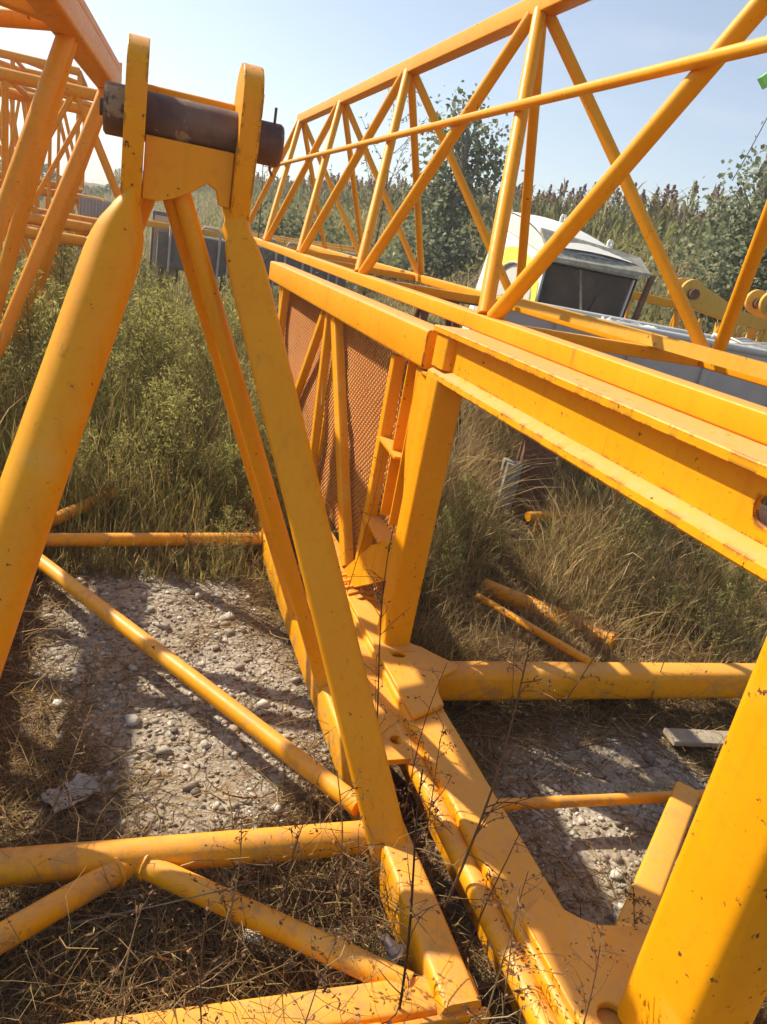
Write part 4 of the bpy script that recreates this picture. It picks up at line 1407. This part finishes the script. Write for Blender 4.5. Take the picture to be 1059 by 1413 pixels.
# ------------------------------------------------------------------ sorghum field on the terrace
def sorghum_template():
    H = 1.0
    parts = [stems(np.array([[(0, 0, 0), (0.004, 0.003, 0.4), (0.0, 0.0, 0.9), (0.01, 0.0, 1.0)]]), np.array([0.010]), np.array([(0.22, 0.24, 0.09)]))]
    nl = 11
    base = np.zeros((nl, 3))
    base[:, 2] = np.linspace(0.15, 0.86, nl)
    col = pal(nl, [(0.19, 0.21, 0.08), (0.27, 0.27, 0.11), (0.36, 0.30, 0.17)], [3, 2, 1.2])
    v, f, c = blades(base, rng.uniform(0.28, 0.42, nl), rng.uniform(0.03, 0.05, nl), rng.uniform(0.7, 1.1, nl), col)
    parts.append((v, f, c))
    k = 60
    q = rng.random(k)
    cc = np.stack([rng.normal(0, 0.032, k) * (1.15 - q), rng.normal(0, 0.032, k) * (1.1 - q), 0.95 + 0.17 * q], -1)
    parts.append(leaves(cc, rng.uniform(0.035, 0.06, k), pal(k, [(0.30, 0.19, 0.15), (0.38, 0.25, 0.20), (0.24, 0.15, 0.12)], [2, 1, 1]), up=0.8, aspect=0.7))
    return merge(parts)


tmpl = [sorghum_template() for _ in range(10)]
parts = []
for row in range(9):
    t = 4.0
    while t < 85:
        t += rng.uniform(0.12, 0.26) * (1 if t < 40 else 1.6)
        s = 1.2 + row * 0.75 + rng.normal(0, 0.10)
        x, y = 10.0 - 0.184 * (t - 13.75) + s / 0.9835, t
        v, f, c = tmpl[rng.integers(10)]
        H = rng.uniform(1.20, 1.60)
        a = rng.uniform(0, 6.283)
        ca, sa = math.cos(a), math.sin(a)
        w = v * np.array([1.35, 1.35, H])
        w = np.stack([w[:, 0] * ca - w[:, 1] * sa + x + rng.normal(0, 0.02) * w[:, 2], w[:, 0] * sa + w[:, 1] * ca + y, w[:, 2] + float(ground_h(x, y)) - 0.03], -1)
        parts.append((w, f, c * rng.uniform(0.8, 1.15)))
V_, F_, C_ = merge(parts)
tag(np_object('sorghum_field', V_, F_, C_, 'leaf'), 'dense field of ripe sorghum with reddish brown heads along the skyline', 'crop', kind='stuff')

# far hedge on the flat at the left
n = 9000
x = rng.uniform(-46, 9, n)
hump = 2.2 + 1.2 * wob(x, x * 0, 0.35, 2) + 0.6 * wob(x, x * 0, 1.1, 4)
c = np.stack([x, rng.uniform(60, 66, n), hump.clip(0.8) * rng.random(n) ** 0.7], -1)
V_, F_, C_ = leaves(c, rng.uniform(0.25, 0.55, n), pal(n, [(0.10, 0.125, 0.06), (0.15, 0.165, 0.08), (0.20, 0.18, 0.10)], [2, 2, 1]))
tag(np_object('far_hedge', V_, F_, C_, 'leaf'), 'low far hedge on the flat field behind the left booms', 'hedge', kind='stuff')


# ------------------------------------------------------------------ trees and bushes
def tree(name, label, cat, base, blobs, n_clump, per, leaf, cols, probs, trunk_r, group=None):
    bx, by = base
    bz = float(ground_h(bx, by)) - 0.05
    root = thing(name, label, cat, (bx, by, bz), group)
    cen, wood = [], MB()
    top = max(b[2] for b in blobs)
    tp = [Vector((bx, by, bz))]
    nseg = 7
    for k in range(1, nseg + 1):
        tt = k / nseg
        tp.append(Vector((bx + 0.10 * math.sin(3 * tt + bx), by + 0.08 * math.cos(4 * tt), bz + (top - bz) * tt)))
    wood.path(tp, [trunk_r * (1 - 0.8 * k / nseg) for k in range(nseg + 1)], 8)
    vol = np.array([b[3] * b[3] * b[4] for b in blobs])
    pick = rng.choice(len(blobs), n_clump, p=vol / vol.sum())
    for i in pick:
        cx_, cy_, cz_, rx, rz = blobs[i]
        d = rng.normal(0, 1, 3)
        d /= np.linalg.norm(d)
        rr = rng.random() ** 0.45
        p = np.array([cx_ + d[0] * rx * rr, cy_ + d[1] * rx * rr, cz_ + d[2] * rz * rr])
        if p[2] < float(ground_h(p[0], p[1])) + 0.05:
            continue
        cen.append(p)
        if rng.random() < 0.5:
            j = min(nseg - 1, max(1, int((p[2] - bz) / max(0.1, top - bz) * nseg * 0.75)))
            a_ = tp[j]
            mid = a_.lerp(Vector(p), 0.55) + Vector((0, 0, 0.06))
            wood.path([a_, mid, Vector(p)], [trunk_r * 0.22, trunk_r * 0.12, trunk_r * 0.05], 5)
    wood.build('trunk', 'bark', root)
    cen = np.array(cen)
    k = len(cen)
    spread = leaf * 2.3
    c = np.repeat(cen, per, 0) + rng.normal(0, 1, (k * per, 3)) * np.array([spread, spread, spread * 0.8])
    tone = np.repeat(rng.uniform(0.75, 1.2, (k, 1)), per, 0)
    col = pal(k * per, cols, probs) * tone
    V_, F_, C_ = leaves(c, leaf * rng.uniform(0.7, 1.25, k * per), col, up=0.15, aspect=0.85)
    np_object('crown', V_, F_, C_, 'leaf', parent=root)
    return root


GT = [(0.19, 0.22, 0.12), (0.26, 0.285, 0.165), (0.15, 0.175, 0.095), (0.36, 0.38, 0.25)]
tree('poplar_tree', 'round topped grey green tree standing alone in the middle behind the jib', 'tree', (6.25, 15.7),
     [(6.45, 16.2, 4.15, 0.55, 0.62), (6.85, 16.2, 3.65, 0.60, 0.5), (6.45, 16.2, 3.4, 0.6, 0.5), (6.35, 16.2, 2.9, 0.5, 0.5), (6.3, 15.9, 2.35, 0.75, 0.7), (6.1, 15.6, 1.6, 0.95, 0.6)], 250, 19, 0.115, GT, [3, 2, 3, 1], 0.10)
tree('poplar_tree', 'leafy grey green tree rising at the right edge on the bank', 'tree', (9.0, 9.9),
     [(8.95, 9.9, 3.5, 0.55, 0.65), (8.75, 9.8, 2.9, 0.8, 0.55), (9.2, 9.7, 2.6, 1.0, 0.6), (8.5, 9.6, 2.2, 0.9, 0.5)], 200, 18, 0.085, GT, [3, 2.5, 2, 1.5], 0.09)
tree('bank_bush', 'dark green bush on the bank just left of the right edge tree', 'bush', (7.9, 9.3),
     [(7.9, 9.3, 1.65, 0.75, 0.4), (8.35, 9.2, 1.85, 0.6, 0.4), (7.55, 9.1, 1.3, 0.5, 0.3)], 90, 18, 0.08, GT, [3, 2, 3, 1], 0.04)
tree('bank_bush', 'low green bush on the bank directly behind the crane cab', 'bush', (6.6, 11.4),
     [(6.6, 11.4, 1.2, 0.8, 0.3), (7.3, 11.2, 1.4, 0.6, 0.3)], 60, 16, 0.08, [(0.14, 0.16, 0.07), (0.20, 0.20, 0.09), (0.10, 0.12, 0.05)], [2, 2, 2], 0.03)
tree('bank_bush', 'broad dark bush at the foot of the round topped tree', 'bush', (5.4, 15.2),
     [(5.5, 15.3, 1.2, 1.0, 0.6), (4.7, 15.6, 0.9, 0.8, 0.5)], 110, 16, 0.10, GT, [3, 2, 3, 1], 0.03)
tree('bank_bush', 'rounded green bush seen through the far end of the jib lattice', 'bush', (4.3, 20.5),
     [(4.3, 20.5, 1.4, 1.2, 0.8), (3.2, 21.0, 1.1, 1.0, 0.7)], 110, 16, 0.13, [(0.13, 0.16, 0.06), (0.18, 0.20, 0.08), (0.09, 0.12, 0.05)], [2, 2, 2], 0.03)


# feathery annuals: woody stem, rising side shoots, narrow leaflets
def feather(h, nb, spread, leaf, cols, probs, seed, tip=None, lps=9):
    global rng
    keep_rng = rng
    rng = np.random.default_rng(seed)
    stem = np.array([[(0.03 * h * math.sin(3 * t), 0.025 * h * math.cos(2.5 * t + seed) - 0.025 * h * math.cos(seed), h * t) for t in np.linspace(0, 1, 8)]])
    parts_s = [stems(stem, np.array([0.0045 * h + 0.001]), np.array([(0.16, 0.12, 0.06)]))]
    lc, lcol = [], []
    sh = []
    for b in range(nb):
        t = 0.10 + 0.88 * (b + rng.random()) / nb
        p = np.array([0.03 * h * math.sin(3 * t), 0.0, h * t])
        a = b * 2.4 + rng.normal(0, 0.3)
        ln = spread * h * (1.06 - t) ** 0.8 * rng.uniform(0.7, 1.2) + 0.03 * h
        pts = []
        for q in np.linspace(0, 1, 6):
            pts.append(p + np.array([math.cos(a) * ln * q, math.sin(a) * ln * q, ln * (0.75 * q + 0.25 * q * q)]))
        sh.append(pts)
        m_ = max(4, int(lps * (0.5 + ln / (spread * h))))
        for q in np.linspace(0.12, 1.0, m_):
            i = min(4, int(q * 5))
            pt = np.array(pts[i]) * (1 - (q * 5 - i)) + np.array(pts[i + 1]) * (q * 5 - i)
            for _ in range(3):
                lc.append(pt + rng.normal(0, leaf * 0.55, 3))
                lcol.append(q * 0.6 + t * 0.4)
    sh = np.array(sh)
    parts_s.append(stems(sh, np.full(len(sh), 0.0016 * h + 0.0004), pal(len(sh), [(0.17, 0.14, 0.06)], [1])))
    lc = np.array(lc)
    n_ = len(lc)
    col = pal(n_, cols, probs)
    if tip is not None:
        w = np.clip(np.array(lcol) * 1.5 - 0.55, 0, 1)[:, None]
        col = col * (1 - w) + np.array(tip) * w * rng.uniform(0.8, 1.15, (n_, 1))
    lv = leaves(lc, leaf * rng.uniform(0.7, 1.4, n_), col, up=0.9, aspect=0.22)
    st = merge(parts_s)
    rng = keep_rng
    return st, lv


def plant_thing(name, label, cat, pos, data, group=None, rot=0.0, tilt=(0, 0), scale=1.0, meshes=None):
    z = float(ground_h(pos[0], pos[1])) - 0.015
    root = thing(name, label, cat, (pos[0], pos[1], z), group)
    root.rotation_euler = (tilt[0], tilt[1], rot)
    root.scale = (scale, scale, scale)
    if meshes is None:
        meshes = []
        for nm, (v, f, c), mt in (('stem', data[0], 'dry'), ('foliage', data[1], 'leaf')):
            o = np_object(nm, v, f, c, mt)
            o.parent = root
            meshes.append(o.data)
    else:
        for nm, me in zip(('stem', 'foliage'), meshes):
            o = bpy.data.objects.new(nm, me)
            COL.objects.link(o)
            o.parent = root
    return root, meshes


WC = [(0.25, 0.235, 0.075), (0.34, 0.30, 0.10), (0.18, 0.175, 0.055), (0.36, 0.27, 0.12)]
weed_meshes = []
spots = [((0.27, 3.92), 0.74, 0, 'tall pale tipped feathery weed in the middle of the boom legs'),
         ((0.56, 3.75), 0.50, 1, 'bright bushy weed growing beside the right boom chord'),
         ((0.50, 3.22), 0.36, 2, 'small green weed hanging over the far cross tube'),
         ((0.02, 5.30), 0.95, 1, 'tall feathery weed beside the left boom leg'),
         ((0.66, 5.40), 1.00, 2, 'tall feathery weed behind the slanting back stays')]
for (p, h_, k, lab) in spots:
    if len(weed_meshes) <= k:
        r_, ms = plant_thing('feathery_weed', lab, 'weed', p, feather(1.0, 40 - 6 * k, 0.27 + 0.07 * k, 0.034, WC, [2, 2, 1.5, 0.8], 11 + k, tip=(0.52, 0.52, 0.17), lps=14), 'feathery weeds between the boom legs', rot=k, scale=h_)
        weed_meshes.append(ms)
    else:
        plant_thing('feathery_weed', lab, 'weed', p, None, 'feathery weeds between the boom legs', rot=k * 2.1 + h_ * 7, scale=h_, meshes=weed_meshes[k])
for i in range(58):
    yy = 3.75 + 5.0 * random.random() ** 1.2
    xx = random.uniform(-0.42, 0.62) * (0.75 + yy * 0.1) + 0.12
    plant_thing('feathery_weed', 'feathery olive weed in the thicket between the boom legs', 'weed', (xx, yy), None, 'thicket weeds between the boom legs', rot=random.uniform(0, 6.28), scale=random.uniform(0.45, 1.05) * (0.75 if yy < 4.3 else 1.0), tilt=(random.uniform(-.15, .15), random.uniform(-.15, .15)), meshes=weed_meshes[i % 3])
for i in range(20):
    xx, yy = random.uniform(1.35, 4.2), random.uniform(2.4, 4.8)
    if abs(xx - 0.633 * yy) < 0.28 or yy > 4.75 - 0.38 * (xx - 2.35) and xx > 2.2 or math.hypot(xx - 2.72, yy - 4.35) < 0.3:
        continue
    plant_thing('feathery_weed', 'feathery olive weed standing in the dry grass right of the mesh frame', 'weed', (xx, yy), None, 'weeds right of the mesh frame', rot=random.uniform(0, 6.28), scale=random.uniform(0.22, 0.62), meshes=weed_meshes[i % 3])
for i in range(16):
    plant_thing('feathery_weed', 'feathery olive weed growing through the lattice at the left edge', 'weed', (random.uniform(-1.25, -0.45), random.uniform(4.6, 8.2)), None, 'weeds in the left lattice', rot=random.uniform(0, 6.28), scale=random.uniform(0.6, 1.25), meshes=weed_meshes[i % 3])
plant_thing('wispy_shrub', 'tall wispy bare shrub seen through the jib left of the round tree', 'shrub', (2.75, 9.6), feather(3.35, 24, 0.26, 0.055, [(0.16, 0.17, 0.10), (0.22, 0.21, 0.13)], [1, 1], 91, lps=10), tilt=(0.0, 0.05))
plant_thing('wispy_shrub', 'thin wispy shrub on the skyline just right of the pin', 'shrub', (1.65, 11.5), feather(2.6, 16, 0.24, 0.05, [(0.16, 0.15, 0.10), (0.20, 0.18, 0.12)], [1, 1], 92, lps=6))


# dry branching stalks in the foreground
def dry_stalk(label, base, top, r, nb, seed, colour=(0.17, 0.10, 0.06), group='dry stalks in the foreground', bl=0.35):
    global rng
    keep_rng = rng
    rng = np.random.default_rng(seed)
    b = Vector((base[0], base[1], float(ground_h(*base)) - 0.01))
    root = thing('dry_stalk', label, 'dry plant', b, group)
    t_ = Vector(top)
    Lg = (t_ - b).length
    sid = (t_ - b).cross(Vector((0, 0, 1)))
    sid = sid.normalized() if sid.length > 1e-4 else Vector((1, 0, 0))
    pts = []
    for q in np.linspace(0, 1, 9):
        p = b.lerp(t_, q) + sid * (0.05 * Lg * math.sin(3.1 * q + seed)) * q + Vector((0, 0, 0.04 * Lg * math.sin(math.pi * q)))
        pts.append(np.array(p))
    P9 = np.array([pts])
    st = stems(P9, np.array([r]), np.array([colour]))
    br, bits = [], []
    for k in range(nb):
        q = rng.uniform(0.18, 0.98)
        i = min(7, int(q * 8))
        p = np.array(pts[i]) * (1 - (q * 8 - i)) + np.array(pts[i + 1]) * (q * 8 - i)
        a = rng.uniform(0, 6.283)
        ln = bl * Lg * rng.uniform(0.25, 1.0) * (1.1 - 0.6 * q)
        el = rng.uniform(0.1, 1.0)
        cur = rng.normal(0, 0.5)
        pp = [p]
        for m_ in range(5):
            pp.append(pp[-1] + ln / 5 * np.array([math.cos(a + cur * m_ / 3) * math.cos(el), math.sin(a + cur * m_ / 3) * math.cos(el), math.sin(el - 0.12 * m_)]))
        br.append(pp)
        for m_ in range(2, 6):
            if rng.random() < 0.75:
                for _ in range(rng.integers(1, 4)):
                    bits.append(pp[m_] + rng.normal(0, 0.006, 3))
    bm_ = stems(np.array(br), np.full(len(br), r * 0.38), pal(len(br), [colour, (0.26, 0.17, 0.09)], [2, 1]))
    V_, F_, C_ = merge([st, bm_])
    np_object('stem', V_, F_, C_, 'dry', parent=root)
    if bits:
        bits = np.array(bits)
        V_, F_, C_ = leaves(bits, rng.uniform(0.006, 0.016, len(bits)), pal(len(bits), [(0.20, 0.10, 0.05), (0.30, 0.19, 0.09), (0.14, 0.08, 0.05)], [1, 1, 1]), up=0.2, aspect=0.45)
        tag(np_object('seed_heads', V_, F_, C_, 'dry', parent=root), kind='stuff')
    rng = keep_rng
    return root


dry_stalk('long dry stalk leaning across the lower chord from the gap between both frames', (0.80, 1.20), (0.98, 1.33, 0.80), 0.0050, 20, 1, (0.24, 0.16, 0.09))
dry_stalk('dark dry stalk rising in front of the right boom chord', (0.60, 0.93), (0.645, 1.10, 0.62), 0.0046, 18, 2, (0.10, 0.055, 0.035))
dry_stalk('thin dry stalk hugging the right boom leg', (0.80, 1.72), (0.80, 1.95, 0.82), 0.0036, 16, 3, (0.20, 0.12, 0.06))
dry_stalk('reddish dry weed standing against the hole in the gusset plate', (0.84, 1.55), (0.93, 1.72, 0.48), 0.0028, 16, 4, (0.24, 0.10, 0.04))
dry_stalk('reddish dry weed in front of the round shoulder tube', (0.80, 1.05), (0.93, 1.18, 0.42), 0.0028, 18, 5, (0.24, 0.11, 0.05))
dry_stalk('branching dry weed in front of the near gusset plate', (0.86, 0.70), (0.92, 0.85, 0.48), 0.0026, 22, 6, (0.26, 0.16, 0.08))
dry_stalk('dry weed standing on the far cross beam right of the gusset', (1.62, 2.02), (1.90, 2.12, 0.52), 0.0034, 16, 7, (0.32, 0.23, 0.12))
dry_stalk('pale dry grass tuft stalk behind the far post', (1.22, 2.32), (1.45, 2.55, 0.78), 0.0030, 18, 8, (0.42, 0.31, 0.15))
dry_stalk('pale bent straw arching in the lower right corner', (1.38, 0.66), (1.16, 0.62, 0.30), 0.0050, 5, 9, (0.50, 0.40, 0.24))
dry_stalk('dry weed in front of the near cross tube', (0.42, 1.27), (0.47, 1.33, 0.40), 0.0026, 20, 10, (0.27, 0.18, 0.10))
dry_stalk('straggly dry weed at the bolt of the end plate', (0.55, 1.10), (0.52, 1.16, 0.40), 0.0024, 20, 12, (0.30, 0.20, 0.11))
dry_stalk('grey dry twig lying over the near cross tube', (-0.25, 1.36), (0.36, 1.28, 0.16), 0.0034, 8, 13, (0.34, 0.28, 0.20))
dry_stalk('pale dry tuft of straw at the left edge of the gravel', (-0.16, 1.62), (-0.02, 1.85, 0.26), 0.0032, 22, 14, (0.45, 0.33, 0.17))
dry_stalk('tall dry weed right of the rusty column', (2.65, 3.55), (2.92, 3.75, 0.85), 0.0036, 18, 15, (0.40, 0.28, 0.13))
dry_stalk('dry weed growing through the rungs of the mesh frame', (0.92, 2.70), (0.97, 2.62, 0.85), 0.0026, 14, 16, (0.30, 0.19, 0.09))
extra = [(0.02, 0.98, 0.10, 1.10, 0.34, 'dry stalk before the near end beam, leftmost of the row'), (0.22, 0.90, 0.20, 1.05, 0.40, 'pale dry stalk before the near end beam, second of the row'),
         (0.36, 0.86, 0.44, 1.0, 0.36, 'forked dry stalk before the near end beam, third of the row'), (0.72, 0.80, 0.78, 0.95, 0.46, 'brittle dry stalk at the open corner of the boom end'),
         (0.28, 1.22, 0.30, 1.30, 0.34, 'thin dry stalk inside the triangle of tubes below the cross tube'), (0.58, 1.30, 0.56, 1.40, 0.38, 'thin dry stalk against the cross tube by the boom leg'),
         (0.82, 1.38, 0.90, 1.52, 0.40, 'wiry red stalk in the gap beside the shoulder tube'), (0.83, 0.88, 0.88, 1.02, 0.40, 'wiry pale stalk in the gap near the lower frame corner'),
         (1.24, 0.92, 1.18, 1.02, 0.30, 'dry sprig at the foot of the near post'), (1.45, 2.0, 1.40, 2.15, 0.42, 'straggling dry weed behind the tie rod'),
         (2.05, 2.0, 2.2, 2.2, 0.55, 'straggling dry weed over the far end of the cross beam'), (-0.10, 2.1, -0.02, 2.2, 0.24, 'dry sprig left of the gravel by the carton'),
         (0.60, 3.0, 0.58, 3.1, 0.36, 'dry bush sprig under the right boom chord'), (0.36, 3.1, 0.30, 3.2, 0.32, 'dry sprig below the far cross tube')]
for q_, (x0_, y0_, x1_, y1_, h_, lab) in enumerate(extra):
    dry_stalk(lab, (x0_, y0_), (x1_, y1_, h_), random.uniform(0.0022, 0.0036), 20, 40 + q_, random.choice([(0.30, 0.20, 0.11), (0.42, 0.31, 0.17), (0.22, 0.13, 0.07)]), bl=0.42)
# short tangled weeds at the very front, uncountable
n = 4600
x = rng.uniform(-0.4, 1.6, n)
y = rng.uniform(0.72, 1.45, n)
keep = ~((x > 0.82) & (x < 1.16)) & ~((x > 1.2) & (y > 0.98)) & (rng.random(n) < 0.75)
x, y = x[keep], y[keep]
n = len(x)
m = 7
Pp = np.zeros((n, m, 3))
Pp[:, 0] = ground_pts(x, y)
head = rng.uniform(0, 6.283, n)
el = rng.uniform(0.5, 1.5, n)
L_ = rng.uniform(0.08, 0.26, n) + 0.22 * (rng.random(n) < 0.12)
for k in range(1, m):
    e = el - 0.16 * k * rng.uniform(0.3, 1.6, n)
    hd = head + 0.25 * k * rng.normal(0, 1, n)
    Pp[:, k] = Pp[:, k - 1] + (L_ / (m - 1))[:, None] * np.stack([np.cos(hd) * np.cos(e), np.sin(hd) * np.cos(e), np.sin(e)], -1)
    Pp[:, k, 2] = np.maximum(Pp[:, k, 2], 0.004)
parts = [stems(Pp, rng.uniform(0.0006, 0.0016, n) * np.where(rng.random(n) < 0.1, 1.9, 1.0), pal(n, STRAW + [(0.20, 0.10, 0.05)], [3, 3, 3, 2, 2]))]
tips = Pp[:, 3:].reshape(-1, 3)
tips = tips[rng.random(len(tips)) < 0.5] + rng.normal(0, 0.004, (1, 3))
parts.append(leaves(tips, rng.uniform(0.006, 0.016, len(tips)), pal(len(tips), STRAW + [(0.22, 0.11, 0.06)], [2, 2, 1, 2, 2]), aspect=0.35))
V_, F_, C_ = merge(parts)
tag(np_object('front_weeds', V_, F_, C_, 'dry'), 'short brittle weeds along the bottom of the picture', 'weeds', kind='stuff')

# ================================================================== dusty air
hz = bpy.data.materials.new('dusty_air')
hz.use_nodes = True
hz.node_tree.nodes.clear()
ho = hz.node_tree.nodes.new('ShaderNodeOutputMaterial')
hv = hz.node_tree.nodes.new('ShaderNodeVolumePrincipled')
hv.inputs['Color'].default_value = (0.90, 0.93, 0.97, 1)
hv.inputs['Density'].default_value = 0.0026
hv.inputs['Anisotropy'].default_value = 0.15
hz.node_tree.links.new(hv.outputs[0], ho.inputs['Volume'])
M['haze'] = hz
tag(MB().box((-302, -62, -1.2), (302, 452, 10.5)).build('haze', 'haze', None, smooth=False), 'thin dusty haze hanging over the yard and field', 'haze', kind='stuff')
